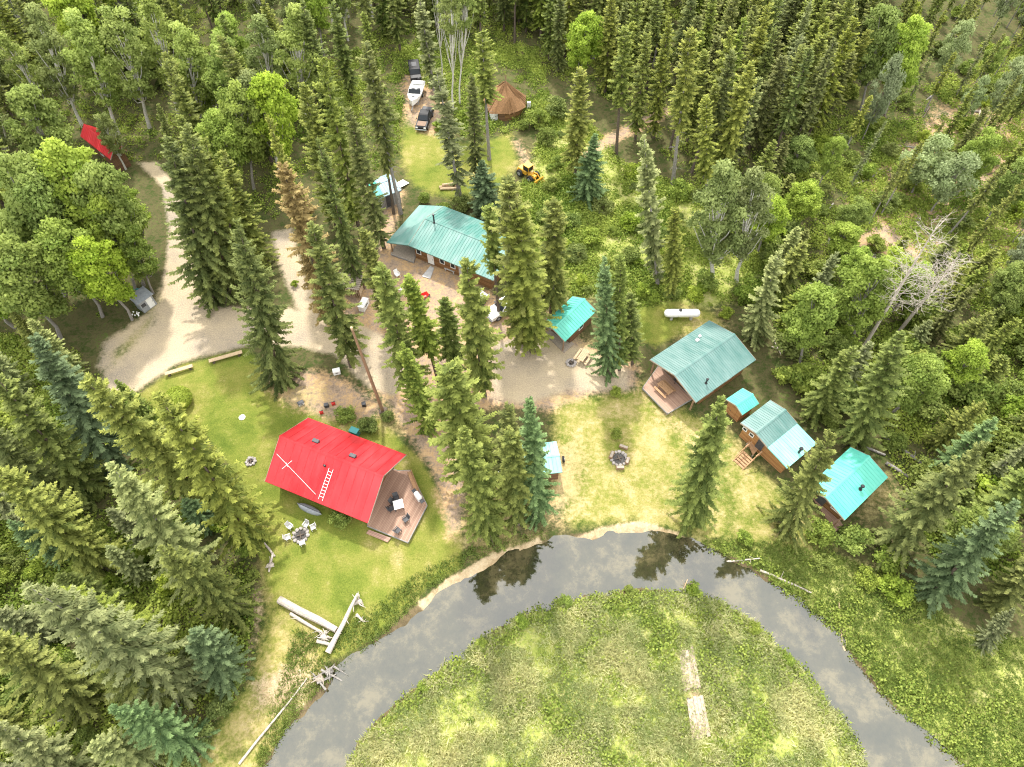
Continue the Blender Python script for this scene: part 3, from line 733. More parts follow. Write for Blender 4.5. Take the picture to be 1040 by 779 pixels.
# --- spruces standing in and round the yard, one by one
YG = 'spruces standing about the yard'
for row in [
 ('broad', 240, 222, 286, 388, 'broad full-skirted spruce at the corner where driveway meets lawn', .82),
 ('slim_br', 286, 168, 336, 322, 'spruce with a dead rust-brown top beside the track', 1.0),
 ('slim', 317, 228, 357, 372, 'green spruce in front of the brown-topped one, nearest the bare pole', 1.15),
 ('slim_y', 271, 115, 318, 262, 'thin yellowish spruce rising just behind the brown-topped one', .8),
 ('slim', 325, 53, 366, 238, 'tallest of the spruces left of the pale blue shed roof', 1.0),
 ('slim', 308, 86, 342, 232, 'dark spruce close on the left of the tallest one by the shed', 1.0),
 ('full', 322, 140, 364, 290, 'full spruce above the slatted woodshed roof', .75),
 ('slim_y', 353, 108, 390, 252, 'yellow-green spruce just left of the pale blue shed roof', 1.0),
 ('bare_y', 371, 44, 407, 217, 'tall spruce with bare lower trunk standing before the pale blue shed', 1.1),
 ('bare', 377, 62, 400, 217, 'second bare-trunked spruce tight beside the one before the pale blue shed', .8),
 ('slim', 368, 234, 398, 332, 'short spruce beside the slatted woodshed, between it and the yard', .9),
 ('slim', 387, 270, 420, 400, 'spruce in the middle of the yard row, left of the red wheelbarrow', 1.15),
 ('bare', 415, 282, 446, 388, 'slender spruce with leaning bare stem right of the red wheelbarrow', 1.2),
 ('slim', 451, 302, 463, 378, 'small spruce on bare yard soil below the lodge steps', 1.0),
 ('slim', 473, 260, 492, 402, 'narrow-tipped tall spruce in front of the lodge roof corner', 1.25),
 ('full', 410, 350, 436, 440, 'dark bushy spruce right of the bare pole, its skirt near the ground', .75),
 ('slim', 456, 372, 486, 492, 'spruce in the middle clump above the deck of the red cabin', 1.25),
 ('full', 470, 434, 497, 544, 'full spruce nearest the creek in the middle clump', .85),
 ('slim', 516, 413, 520, 502, 'spruce at the back left of the small turquoise shelter', 1.0),
 ('full_b', 537, 404, 546, 524, 'bluish spruce standing right over the small turquoise shelter', .75),
 ('slim', 517, 440, 526, 532, 'slim spruce at the front left of the small turquoise shelter', 1.0),
 ('bare', 496, 207, 507, 321, 'bare-stemmed spruce at the right end of the lodge', 1.0),
 ('slim_y', 515, 182, 532, 348, 'tallest spruce at the right end of the lodge roof', 1.2),
 ('slim', 526, 211, 541, 357, 'spruce in front of the tallest one by the parked white truck', 1.2),
 ('slim', 565, 205, 560, 318, 'spruce standing alone behind the porch cabin with turquoise roof', 1.2),
 ('full_b', 614, 262, 618, 380, 'thick spruce with a cone-laden tip right of the porch cabin', .8),
 ('slim', 630, 261, 629, 376, 'thin pointed spruce tucked behind the thick one right of the porch cabin', .75),
 ('slim', 640, 298, 642, 370, 'shortest of the three spruces right of the porch cabin', .95),
 ('sparse', 443, 69, 467, 199, 'pale lichen-grey spruce right of the black pickup', 1.25),
 ('slim', 479, 75, 484, 190, 'green spruce leaning a little, before the brown hut', .9),
 ('bare_y', 489, 30, 497, 162, 'tall spruce with bare stem just left of the brown hut', 1.15),
 ('young', 489, 164, 494, 217, 'dense dark young spruce behind the lodge roof', 1.3),
 ('slim_y', 589, 70, 584, 178, 'spruce at the left end of the dirt trail', 1.15),
 ('young', 604, 137, 594, 203, 'dark bluish young spruce below the dirt trail', 1.3),
 ('sparse', 639, 138, 668, 290, 'half-dead spruce with pale crooked stem in the brush', 1.2),
 ('bare_y', 702, 99, 718, 215, 'spruce with a pale bare stem at the edge of the brush', 1.2),
 ('bare', 635, 26, 626, 155, 'bare-stemmed spruce standing in the dirt trail', 1.2),
 ('slim_y', 658, 34, 645, 142, 'spruce just right of the one standing in the dirt trail', 1.0),
 ('slim', 680, 16, 664, 140, 'spruce behind the right end of the dirt trail', 1.0),
 ('bare_y', 702, 27, 683, 188, 'tall spruce with a long slanting bare stem above the brush', 1.2),
 ('slim', 686, 210, 682, 303, 'narrow dark spruce behind the white propane tank', .8),
 ('full_p', 792, 255, 764, 345, 'olive spruce behind the weathered green cabin', 1.0),
 ('full', 733, 404, 702, 528, 'big spruce by the creek below the cabin with the picnic deck', 1.0),
 ('broad_y', 846, 439, 796, 542, 'yellow-green spruce leaning across the front of two turquoise roofs', .62),
 ('full', 916, 336, 866, 454, 'spruce rising behind the lowest turquoise cabin', 1.05),
 ('full', 868, 352, 824, 425, 'spruce behind the cabin with the two-tone roof', 1.05),
 ('broad_y', 1001, 449, 903, 560, 'large yellow-green spruce right of the lowest turquoise cabin', .72),
 ('full_b', 1033, 510, 944, 606, 'pale bluish spruce leaning right above the green bank', .95),
 ('full_b', 1012, 425, 950, 482, 'blue-green spruce beyond the fallen logs', .9),
 ('broad_p', 1030, 618, 996, 656, 'small pale spruce standing alone on the green bank', .5),
 ('full', 1058, 470, 985, 556, 'spruce at the right edge above the pale bluish one', 1.0),
 ('full_y', 1060, 560, 1010, 620, 'yellowish spruce at the right edge over the bank', 1.0)]:
    hero(*row[:6], group=YG, w=row[6])
LG = 'spruces along the west side of the lawn'
for row in [
 ('full', 154, 391, 256, 548, 'long spruce leaning over the lawn edge, tip by the round bush', 1.05),
 ('full_y', 86, 385, 208, 505, 'yellow-green tipped spruce just left of the long one over the lawn', 1.0),
 ('full_b', 33, 340, 118, 474, 'bluish spruce at the bend of the driveway', 1.25),
 ('full', -8, 378, 92, 502, 'dark spruce at the left edge below the driveway bend', 1.1),
 ('full', -10, 432, 70, 530, 'spruce at the left edge, second below the driveway bend', 1.0),
 ('full_y', -12, 470, 105, 580, 'light-tipped spruce at the left edge level with the red cabin', .9),
 ('full_p', 112, 472, 206, 585, 'olive spruce behind the long one over the lawn', 1.1),
 ('broad_p', -15, 568, 188, 698, 'huge pale spruce reaching in from the left edge', .74),
 ('broad', 162, 556, 240, 622, 'broad spruce at the lawn edge beside the rail fence', .7),
 ('full_y', -20, 640, 92, 716, 'yellowish spruce below the huge pale one', 1.0),
 ('broad_p', -5, 735, 95, 800, 'grey-green spruce in the bottom left corner', .68),
 ('broad_b', 112, 718, 200, 756, 'wide bluish spruce near the bottom of the forest edge', .7),
 ('full_b', 196, 640, 232, 690, 'short bluish spruce at the edge of the sandy path', 1.1),
 ('full', 60, 600, 150, 660, 'dark spruce half hidden behind the huge pale one', 1.0),
 ('full', 95, 650, 165, 712, 'dark spruce in front of the huge pale one', 1.0),
 ('full', 170, 140, 217, 306, 'dark spruce over the driveway, leftmost of its clump', 1.05),
 ('full', 190, 127, 236, 302, 'tall dark spruce in the clump beside the driveway', 1.0),
 ('full', 207, 140, 252, 292, 'dark spruce in the clump above the broad full-skirted one', .95),
 ('full', 226, 152, 264, 270, 'dark spruce at the right side of the clump, over the track', .95),
 ('full', 172, 66, 207, 172, 'spruce standing among grey-green aspens behind the dark clump', 1.0),
 ('full', 160, 105, 190, 200, 'spruce between the small red roof and the dark clump', .8)]:
    hero(*row[:6], group=LG, w=row[6])
# --- broadleaved trees
for row in [
 ('poplar', 20, 82, 70, 196, 'bright poplar farthest up the left edge', 1.05),
 ('poplar', 48, 130, 108, 282, 'bright poplar just left of the small red roof', 1.1),
 ('poplar', 8, 150, 66, 300, 'bright poplar at the left edge in the middle of the light green clump', 1.15),
 ('poplar', 92, 160, 146, 290, 'bright poplar overhanging the driveway', .95),
 ('poplar', -5, 232, 62, 345, 'bright poplar lowest on the left edge', 1.15),
 ('poplar', 78, 235, 134, 325, 'darker poplar behind the grey utility box', .95),
 ('poplar', 116, 186, 152, 262, 'young bright poplar at the driveway, above the overhanging one', .85), ('poplar', 128, 226, 156, 298, 'low bright poplar leaning out over the driveway edge', .85), ('poplar', 96, 190, 138, 296, 'bright poplar just inside the driveway edge', .9), ('poplar', 30, 170, 90, 300, 'bright poplar filling the middle of the light green clump', 1.1),
 ('poplar', 48, 215, 104, 322, 'poplar in the heart of the light green clump', 1.05)]:
    hero(*row[:6], group='bright poplars on the left', w=row[6])
for row in [
 ('aspen', 30, 2, 84, 128, 'grey-green aspen in the top left corner', 1.1), ('aspen', 70, 4, 120, 136, 'grey-green aspen second from the top left corner', 1.15),
 ('aspen', 112, 0, 152, 130, 'tall grey-green aspen above the small red roof', 1.15), ('aspen', 148, -8, 182, 118, 'aspen behind the small red roof to its right', 1.05),
 ('aspen', 182, 18, 208, 142, 'aspen behind the dark spruce clump', 1.1), ('poplar', 226, 10, 246, 102, 'light green poplar at the top, left of the track', .9),
 ('aspen', 262, 14, 282, 120, 'olive aspen above the tallest yard spruces', 1.2), ('aspen', 298, 2, 312, 130, 'tall olive aspen behind the tallest yard spruces', 1.2),
 ('poplar', 238, 76, 258, 192, 'bright poplar behind the brown-topped spruce', .95), ('poplar', 268, 72, 292, 186, 'green poplar left of the tallest yard spruce', 1.0),
 ('poplar', 214, 106, 242, 206, 'poplar rising out of the dark spruce clump', .95), ('aspen', 100, 112, 128, 172, 'small thin aspen beside the small red roof', .8),
 ('aspen', 736, 162, 722, 290, 'pale green aspen behind the propane tank', 1.2), ('aspen', 768, 170, 748, 286, 'aspen right of the one behind the propane tank', 1.1),
 ('poplar', 902, 0, 874, 112, 'light green poplar at the top right, left one of two', 1.0), ('poplar', 934, 8, 898, 116, 'light green poplar at the top right, right one of two', 1.0),
 ('poplar', 832, 288, 812, 368, 'round poplar left of the bleached dead tree', 1.0), ('poplar', 894, 258, 862, 352, 'poplar touching the bleached dead tree', 1.0),
 ('willow', 958, 140, 926, 196, 'silvery willow in the slash on the right', 1.2), ('willow', 986, 158, 946, 214, 'second silvery willow lower in the slash', 1.1),
 ('poplar', 1010, 130, 970, 200, 'poplar above the silvery willows at the right', .9), ('poplar', 1046, 160, 1000, 226, 'poplar at the right edge near the bare slope', .9),
 ('aspen_tall', 456, -26, 460, 112, 'white-stemmed aspen behind the pale spruce', 1.0), ('aspen_tall', 444, -34, 449, 80, 'farther white-stemmed aspen behind the pickup', .9), ('aspen_tall', 474, -30, 467, 106, 'second white-stemmed aspen, right of the pale spruce', .9),
 ('poplar', 600, 6, 584, 88, 'greyish poplar above the left end of the trail', 1.0)]:
    hero(*row[:6], group='scattered broadleaved trees', w=row[6])
hero('sparse', 426, -2, 441, 92, 'grey dying spruce beside the white boat', 'spruces standing about the yard', 1.5)

# --- the forest behind and beside: tree after tree on open spots
KEEP = [(422, 103), (432, 125), (420, 76), (515, 95), (100, 140), (125, 160), (400, 185), (384, 180), (536, 180), (150, 303), (440, 235), (460, 160), (440, 160), (620, 140), (640, 130), (500, 117), (650, 200), (160, 230), (140, 185)]
def crosses(base, H, rad):
    pts = [P(base.x, base.y, base.z + H * k) for k in (0, .25, .5, .75, 1.0)]
    dep = base.y * ST + (CH - H / 2) * CT; rp = rad * FPX / dep
    for kx, ky in KEEP:
        for (x0, y0), (x1, y1) in zip(pts[:-1], pts[1:]):
            ex, ey = x1 - x0, y1 - y0; t = max(0, min(1, ((kx - x0) * ex + (ky - y0) * ey) / (ex * ex + ey * ey + 1e-9)))
            if math.hypot(kx - x0 - t * ex, ky - y0 - t * ey) < rp + 7: return True
    return False
CLEAR = [W2(p) for p in (DRIVE, LAWN, LAWN_LOW, CENTRE, UPGREEN, TANKGRASS, YARD, TRACK2, TRAIL, MEADOW, RBANK)]
CLEAR.append(W2([(640, 310), (770, 310), (800, 390), (930, 450), (930, 520), (850, 570), (640, 560)]))
CLEAR.append(W2([(95, 118), (150, 150), (160, 200), (120, 180), (85, 150)]))
def forest(poly, kinds, spacing, hr, label, group, limit, wr=(.85, 1.15), inset=1.2):
    wp = W2(poly); xs = [p[0] for p in wp]; ys = [p[1] for p in wp]
    made = 0; r = random.Random(len(PLANTED) * 13 + 5); rr_ = np.random.default_rng(len(PLANTED))
    tot = sum(k[1] for k in kinds)
    cx = rr_.uniform(min(xs), max(xs), 26000); cy = rr_.uniform(min(ys), max(ys), 26000)
    ok = in_poly(cx, cy, wp) < 0
    for q in CLEAR: ok &= in_poly(cx, cy, q) > inset
    for x, y in zip(cx[ok].tolist(), cy[ok].tolist()):
        if made >= limit: break
        if any((x - p) ** 2 + (y - q) ** 2 < (spacing * .5 + e_) ** 2 for p, q, e_ in PLANTED): continue
        H = r.uniform(*hr); q = r.uniform(0, tot)
        for key, wgt, lab in kinds:
            q -= wgt
            if q <= 0: break
        base = Vector((x, y, gz(x, y)))
        if crosses(base, H, 1.6): continue
        PLANTED.append((x, y, spacing * .5))
        ax = Vector((r.uniform(-.05, .05), r.uniform(-.05, .05), 1)).normalized()
        plant(key, base, H, ax, label.replace('KIND', lab), group, r.uniform(*wr)); made += 1
    return made
S_ = 'green spruce'; Yl = 'yellow-green spruce'; Br = 'bare-stemmed spruce'; Bl = 'bluish spruce'; Pl = 'pale thin spruce'
cnt = []
cnt.append(forest([(-160, 330), (60, 345), (100, 400), (150, 410), (200, 450), (240, 510), (262, 560), (262, 640), (225, 700), (190, 800), (120, 860), (-160, 860)],
  [('full', 3, S_), ('full_y', 2, Yl), ('full_b', 1, Bl), ('full_p', 1.5, Pl)], 3.4, (6.5, 11.5), 'KIND of the dense forest left of the lawn and sandy path', 'forest left of the lawn', 46, (.75, 1.0)))
cnt.append(forest([(-170, -40), (420, -40), (405, 85), (365, 130), (300, 190), (270, 230), (230, 300), (200, 290), (185, 230), (150, 170), (85, 190), (110, 320), (50, 345), (-170, 340)],
  [('slim', 3, S_), ('full', 2, S_), ('bare', 1.5, Br), ('aspen', 2.5, 'grey-green aspen'), ('poplar', .8, 'light green poplar')], 2.8, (13, 20), 'KIND of the dark forest behind the small red roof and the track', 'forest at the top left', 170))
cnt.append(forest([(405, -40), (900, -40), (860, 120), (800, 165), (700, 190), (640, 110), (560, 85), (545, 55), (480, 62), (440, 40), (405, 70)],
  [('slim', 3, S_), ('slim_y', 3, Yl), ('bare', 2.2, Br), ('bare_y', 2, 'bare-stemmed yellow-green spruce'), ('sparse', .6, Pl)], 2.8, (13, 19), 'KIND of the close stand above the dirt trail and the brown hut', 'forest along the top', 250, (.9, 1.2)))
cnt.append(forest([(880, -40), (1200, -40), (1200, 300), (900, 260), (830, 200), (800, 165), (860, 120)],
  [('slim_y', 3, 'thin yellow-green spruce'), ('bare_y', 2, 'thin bare-stemmed spruce'), ('slim', 2, 'thin green spruce'), ('sparse', 1, Pl), ('poplar', 1.0, 'light green poplar'), ('willow', 1.2, 'silvery willow')], 3.0, (8, 14), 'KIND of the open stand among logs and slash at the top right', 'open forest at the top right', 135, (.5, .75)))
cnt.append(forest([(690, 190), (800, 165), (830, 200), (900, 260), (1200, 300), (1200, 640), (1020, 630), (950, 570), (915, 500), (880, 420), (800, 380), (775, 335), (730, 300)],
  [('full', 2.4, S_), ('full_y', 1.6, Yl), ('slim', 2, S_), ('full_p', .8, Pl), ('poplar', 3.2, 'light green poplar'), ('sparse', .5, Pl), ('willow', .5, 'silvery willow')], 3.5, (6, 11), 'KIND of the mixed woods behind the turquoise cabins', 'mixed woods on the right', 80))
print('forest', cnt, len(SPRUCES))
# about 300 spruces stay single trees, those that show largest; the rest of the far stand is one mass
def shown(e):
    o, k, b_, H, g = e
    if g.startswith('spruces'): return 1e9
    x, y = P(b_.x, b_.y, b_.z + H * .7); dep = b_.y * ST + (CH - H / 2) * CT
    out = x < -10 or x > PW + 10 or y < -10 or y > PH + 30
    return H * FPX / dep * (0.01 if out else 1)
SPRUCES.sort(key=shown, reverse=True)
mats_ = []; VV = []; FF = []; TT = []; MI = []; nv = 0
rq = np.random.default_rng(99)
bpy.context.view_layer.update()
for o, k, b_, H, g in SPRUCES[298:]:
    mw = np.array(o.matrix_basis)
    for me, part_ in ((k.crown, 'c'), (k.trunk, 't')):
        n_ = len(me.vertices); V = np.empty(n_ * 3, np.float32); me.vertices.foreach_get('co', V); V = V.reshape(-1, 3)
        if part_ == 'c':
            T = np.empty(n_, np.float32); me.attributes['tint'].data.foreach_get('value', T)
            q = V.reshape(-1, 4, 3)[int(rq.integers(3))::3]; T = T.reshape(-1, 4)[:, 0]; T = T[int(0)::3][:len(q)]; q = q[:len(T)]
            c = q.mean(1, keepdims=True); q = c + (q - c) * 1.6; V = q.reshape(-1, 3); F = np.arange(len(V)).reshape(-1, 4); T = np.clip(np.repeat(T, 4) + rq.uniform(-.14, .14), 0, 1)
        else:
            fl = [tuple(p.vertices) for p in me.polygons if len(p.vertices) == 4]; F = np.array(fl); T = np.zeros(n_)
        V = V @ mw[:3, :3].T + mw[:3, 3]
        mt_ = me.materials[0]
        if mt_ not in mats_: mats_.append(mt_)
        VV.append(V); FF.append(F + nv); TT.append(T); MI.append(np.full(len(F), mats_.index(mt_))); nv += len(V)
    for c_ in list(o.children): bpy.data.objects.remove(c_)
    bpy.data.objects.remove(o)
if VV:
    me = np_mesh('far_forest', np.concatenate(VV), np.concatenate(FF), np.concatenate(TT), mats_[0])
    for mt_ in mats_[1:]: me.materials.append(mt_)
    me.polygons.foreach_set('material_index', np.concatenate(MI).astype(np.int32))
    fo = bpy.data.objects.new('far_forest', me); COL.objects.link(fo); tag(fo, 'far rows of spruce forest closing the view behind the nearer trees', 'forest', None, 'stuff')


# --- shrubs one can tell apart
def shrub(px, py, H, label, w=1.0, group='shrubs', name=None, key='shrub'):
    p = G(px, py); p.z = gz(p.x, p.y)
    return plant(key, p, H, None, label, group, w, name=name)
def topiary():
    V, F, T, tips = broad_shape(301, 2.3, 1.5, zc=.5, hz=.3, nl=1, per=10)
    r = np.random.default_rng(5); k = 9000
    d = r.normal(size=(k, 3)); d /= np.linalg.norm(d, axis=1, keepdims=True)
    C = np.array([0, 0, .95]) + d * np.array([1.55, 1.55, 1.1]) * r.uniform(.9, 1.03, k)[:, None]
    C = C[C[:, 2] > .05]; k = len(C); d = d[:k]; N = (C - np.array([0, 0, .9])) + r.normal(size=(k, 3)) * .5
    L_ = .16 * r.uniform(.7, 1.3, k); V, F = leaves(C, np.cross(N, r.normal(size=(k, 3))), N, L_, L_ * .8)
    T = np.repeat(np.clip(.62 + r.uniform(-.2, .2, k), 0, 1), 4)
    p = G(184, 409)
    root = thing('clipped_bush', 'round clipped bright green bush on the lawn by the bench logs', 'bush', p)
    mb = MB(); mb.tube([(0, 0, -.1), (0, 0, .5), (0, 0, 1.2)], [.12, .1, .05], 6).build('stem', 'bark', root)
    o = bpy.data.objects.new('foliage', np_mesh('foliage', V, F, T, M['under'])); COL.objects.link(o); o.parent = root
topiary()
for px, py, H, lab, w in [
 (348, 531, 2.4, 'bushy shrub against the front wall of the red cabin', .9), (352, 424, 1.6, 'green shrub behind the red cabin roof, left one of two', 1.4), (374, 434, 1.8, 'green shrub behind the red cabin roof, right one beside the teal bin', 1.3), (395, 425, 1.2, 'low shrub at the foot of the bare pole', 1.2), (452, 218, 2.0, 'shrub behind the lodge roof, beside the dark young spruce', 1.2),
 (432, 205, 1.6, 'small shrub at the back of the lodge near the woodpile', 1.1), (470, 212, 2.4, 'big shrub behind the lodge roof below the pale spruce', 1.1), (547, 128, 3.2, 'big dark shrub right of the brown hut', 1.2),
 (565, 118, 3.4, 'rounded shrub between brown hut and trail', 1.2), (556, 146, 2.8, 'shrub above the yellow loader', 1.1), (532, 132, 2.0, 'small shrub on the grass by the brown hut', 1.0), (446, 133, 2.0, 'shrub right of the black pickup', .9),
 (625, 400, 1.0, 'low patch of brush on the grass above the fire pit', 1.4), (625, 443, 1.1, 'low green brush just above the fire pit', 1.3), (752, 305, 2.6, 'shrub behind the weathered green cabin by the tank', 1.1), (735, 322, 1.8, 'small shrub at the back corner of the weathered green cabin', 1.0),
 (795, 385, 2.2, 'shrub beside the grey brush pile', 1.2), (842, 430, 2.0, 'yellow-green shrub behind the two-tone roof', 1.1), (905, 452, 2.2, 'yellow-green shrub at the back of the lowest turquoise cabin', 1.1), (830, 545, 2.4, 'pale shrub in front of the lowest turquoise cabin', 1.2),
 (862, 552, 3.0, 'tall green shrub at the front corner of the lowest turquoise cabin', 1.1), (900, 570, 2.6, 'green shrub on the bank right of the lowest turquoise cabin', 1.2), (905, 600, 2.6, 'round light shrub on the bank above the creek', 1.2), (878, 590, 1.8, 'small shrub on the bank above the creek bend', 1.2),
 (755, 548, 1.4, 'low shrub on the bank by the fallen branch', 1.2), (835, 575, 1.6, 'low shrub on the bank below the leaning spruce', 1.3), (208, 520, 1.4, 'small shrub in the gap under the long spruce', 1.0), (250, 560, 1.5, 'shrub against the rail fence', 1.0), (258, 585, 1.3, 'lower shrub against the rail fence', 1.0),
 (240, 690, 1.6, 'shrub at the top of the sandy path', 1.2), (225, 720, 1.8, 'shrub midway along the sandy path', 1.3), (205, 750, 1.8, 'shrub at the lower end of the sandy path', 1.3), (185, 772, 1.8, 'shrub in the bottom corner by the sandy path', 1.3),
 (705, 600, 1.3, 'leafy shrub at the tip of the meadow beside the dark reflection', 1.3), (640, 600, .9, 'leafy shrub on the meadow edge opposite the sand', 1.3), (575, 612, 1.0, 'shrub on the meadow edge under the big reflection', 1.4), (530, 632, .9, 'shrub on the meadow edge, next downstream', 1.4),
 (490, 655, .9, 'low shrub on the meadow edge where the creek straightens', 1.4), (430, 700, .9, 'low shrub on the lower meadow edge', 1.3), (765, 640, 1.0, 'shrub on the right side of the meadow edge', 1.3), (800, 672, .9, 'shrub on the right meadow edge farther down', 1.3),
 (262, 262, 1.8, 'green shrub under the dark spruce clump by the track', 1.3), (300, 290, 1.0, 'low shrub beside the track', 1.0), (505, 100, 2.4, 'shrub at the left of the brown hut', .9), (470, 122, 1.8, 'shrub between the white-stemmed aspens and the brown hut', 1.2), (398, 120, 2.2, 'dark shrub left of the white boat', 1.2), (392, 145, 1.8, 'shrub at the left end of the parking grass', 1.2), (612, 215, 2.4, 'bright shrub in the middle of the brush', 1.3), (640, 232, 2.6, 'dark shrub in the brush by the half-dead spruce', 1.1),
 (602, 245, 2.2, 'yellow-green shrub in the brush above the porch cabin', 1.4), (585, 262, 2.2, 'bright shrub close behind the porch cabin', 1.4), (580, 228, 2.0, 'bright shrub right of the lone spruce', 1.3), (640, 265, 2.2, 'shrub behind the thin pointed spruce', 1.3), (715, 290, 2.6, 'dark shrub right behind the propane tank', 1.2), (662, 305, 1.8, 'shrub left of the propane tank', 1.1)]:
    shrub(px, py, H, lab, w)
# more shrubs filling the woods' floor, alike
_r = random.Random(77)
def shrub_fill(poly, nmax, label, group, hr):
    wp = W2(poly); xs = [p[0] for p in wp]; ys = [p[1] for p in wp]
    r = np.random.default_rng(nmax); x = r.uniform(min(xs), max(xs), 1500); y = r.uniform(min(ys), max(ys), 1500)
    ok = in_poly(x, y, wp) < 0
    for q in CLEAR: ok &= in_poly(x, y, q) > .6
    for x, y in list(zip(x[ok].tolist(), y[ok].tolist()))[:nmax]:
        plant('shrub', Vector((x, y, gz(x, y))), _r.uniform(*hr), None, label, group, _r.uniform(1, 1.4))
shrub_fill([(560, 100), (640, 170), (700, 190), (800, 215), (775, 300), (700, 310), (640, 310), (560, 300), (545, 230)], 50, 'leafy shrub of the bright brush behind the porch cabin', 'shrubs in the bright brush', (1.0, 2.6))
shrub_fill([(780, 230), (900, 270), (1120, 300), (1120, 620), (1020, 600), (930, 560), (915, 500), (880, 430), (800, 385), (770, 330)], 75, 'leafy shrub of the thicket under the right-hand woods', 'shrubs in the right thicket', (1.6, 4.4))
shrub_fill([(790, 20), (1150, -20), (1150, 290), (900, 265), (800, 200)], 90, 'leafy shrub among the slash at the top right', 'shrubs in the slash', (1.2, 3.0))
shrub_fill([(-60, 480), (150, 470), (240, 540), (262, 620), (200, 720), (150, 800), (-60, 800)], 34, 'leafy shrub under the left forest', 'shrubs under the left forest', (1.0, 2.2))

# --- ground cover nobody could count
def cover(name, polys, n, mat, kind, seed, hlo, hhi, wmul=1.0, dens=None, lean=.5, wlo=.10, excl=None, tintf=None):
    r = np.random.default_rng(seed); xs = []; ys = []
    for poly, share in polys:
        wp = np.array(W2(poly)); x = r.uniform(wp[:, 0].min(), wp[:, 0].max(), int(n * share * 3)); y = r.uniform(wp[:, 1].min(), wp[:, 1].max(), int(n * share * 3))
        ok = in_poly(x, y, W2(poly)) < -.05; x = x[ok][:int(n * share)]; y = y[ok][:int(n * share)]; xs.append(x); ys.append(y)
    x = np.concatenate(xs); y = np.concatenate(ys)
    ok = water_sd(x, y) > .25
    for q in (excl or []): ok &= in_poly(x, y, W2(q)) > .2
    if dens is not None: ok &= r.random(len(x)) < dens(x, y)
    x = x[ok]; y = y[ok]; k = len(x); z = ground_z(x, y) - .03
    clump = fnoise(x, y, 2.2); pat = fnoise(x + 50, y, 6.5)
    C = np.stack([x, y, z], 1)
    if kind == 'blade':
        B = 7
        C = np.repeat(C, B, 0) + np.stack([r.normal(0, .16, k * B), r.normal(0, .16, k * B), np.zeros(k * B)], 1)
        wind = np.repeat(r.random(k) * 6.28, B)
        D = np.stack([np.cos(wind) * lean + r.normal(0, .42, k * B), np.sin(wind) * lean + r.normal(0, .42, k * B), r.uniform(.55, 1.1, k * B)], 1)
        H = np.repeat(hlo + (hhi - hlo) * np.clip(clump * 1.5 - .25, 0, 1), B) * r.uniform(.6, 1.3, k * B)
        N = r.normal(size=(k * B, 3)); N[:, 2] *= .3
        T = np.repeat(np.clip(tintf(clump, pat, r.random(k)), 0, 1), B) + r.uniform(-.14, .14, k * B)
        V, F = leaves(C, D, N, H, wlo * r.uniform(.6, 1.4, k * B))
    else:
        B = 26
        rad = (hlo + (hhi - hlo) * r.random(k))[:, None]
        d = r.normal(size=(k * B, 3)); d /= np.linalg.norm(d, axis=1, keepdims=True); d[:, 2] = np.abs(d[:, 2])
        rr = np.repeat(rad, B, 0)
        C = np.repeat(C, B, 0) + d * rr * r.uniform(.5, 1.05, (k * B, 1)) * np.array([1.2, 1.2, .8])
        N = d + r.normal(size=d.shape) * .6; L_ = (.13 + .09 * r.random(k * B)) * wmul
        T = np.repeat(np.clip(tintf(clump, pat, r.random(k)), 0, 1), B) + r.uniform(-.2, .2, k * B)
        V, F = leaves(C, np.cross(N, r.normal(size=d.shape)), N, L_, L_ * .75)
    o = bpy.data.objects.new(name, np_mesh(name, V, F, np.repeat(np.clip(T, 0, 1), 4), M[mat])); COL.objects.link(o)
    o['kind'] = 'stuff'
    return o
def tag_stuff(o, label, cat): o['label'] = label; o['category'] = cat
o = cover('meadow_grass', [(MEADOW, 1.0)], 36000, 'meadow', 'blade', 21, .22, .85, dens=lambda x, y: np.clip((fnoise(x + 9, y, 1.9) - .30) * 5, .12, 1) * np.where(in_poly(x, y, W2(SAND4)) < (fnoise(x, y, 1.2) - .5) * 1.6, .4, 1), tintf=lambda c, p, q: 1.0 * (c - .3) + .4 * (p - .45) + .55 * q + .1, wlo=.085)
tag_stuff(o, 'tall pale green and straw meadow grass inside the creek bend', 'grass')
o = cover('meadow_herbs', [(MEADOW, .7), (RBANK, .3)], 7600, 'under', 'dome', 22, .25, .8, wmul=1.4, excl=[SAND4], dens=lambda x, y: np.maximum(np.clip((.58 - fnoise(x + 50, y, 6.5)) * 5, .06, 1) * np.clip((fnoise(x + 30, y, 1.7) - .42) * 7, 0, 1), .8 * (water_sd(x, y) < 1.6)), tintf=lambda c, p, q: .2 + .35 * q + .2 * c)
tag_stuff(o, 'leafy green herbs scattered through the meadow grass', 'plants')
o = cover('bank_grass', [(RBANK, .8), ([(300, 640), (345, 640), (420, 585), (470, 560), (520, 545), (560, 540), (548, 556), (500, 576), (460, 598), (420, 624), (385, 654), (345, 685), (300, 740), (270, 779), (258, 779)], .2)], 17000, 'bankgrass', 'blade', 23, .2, .6,
  excl=[SAND, SAND2], dens=lambda x, y: .55 + .45 * (fnoise(x, y, 3) > .45), tintf=lambda c, p, q: .7 * p + .5 * (c - .3) + .4 * q - .05, wlo=.08)
tag_stuff(o, 'rough green grass along the creek banks', 'grass')
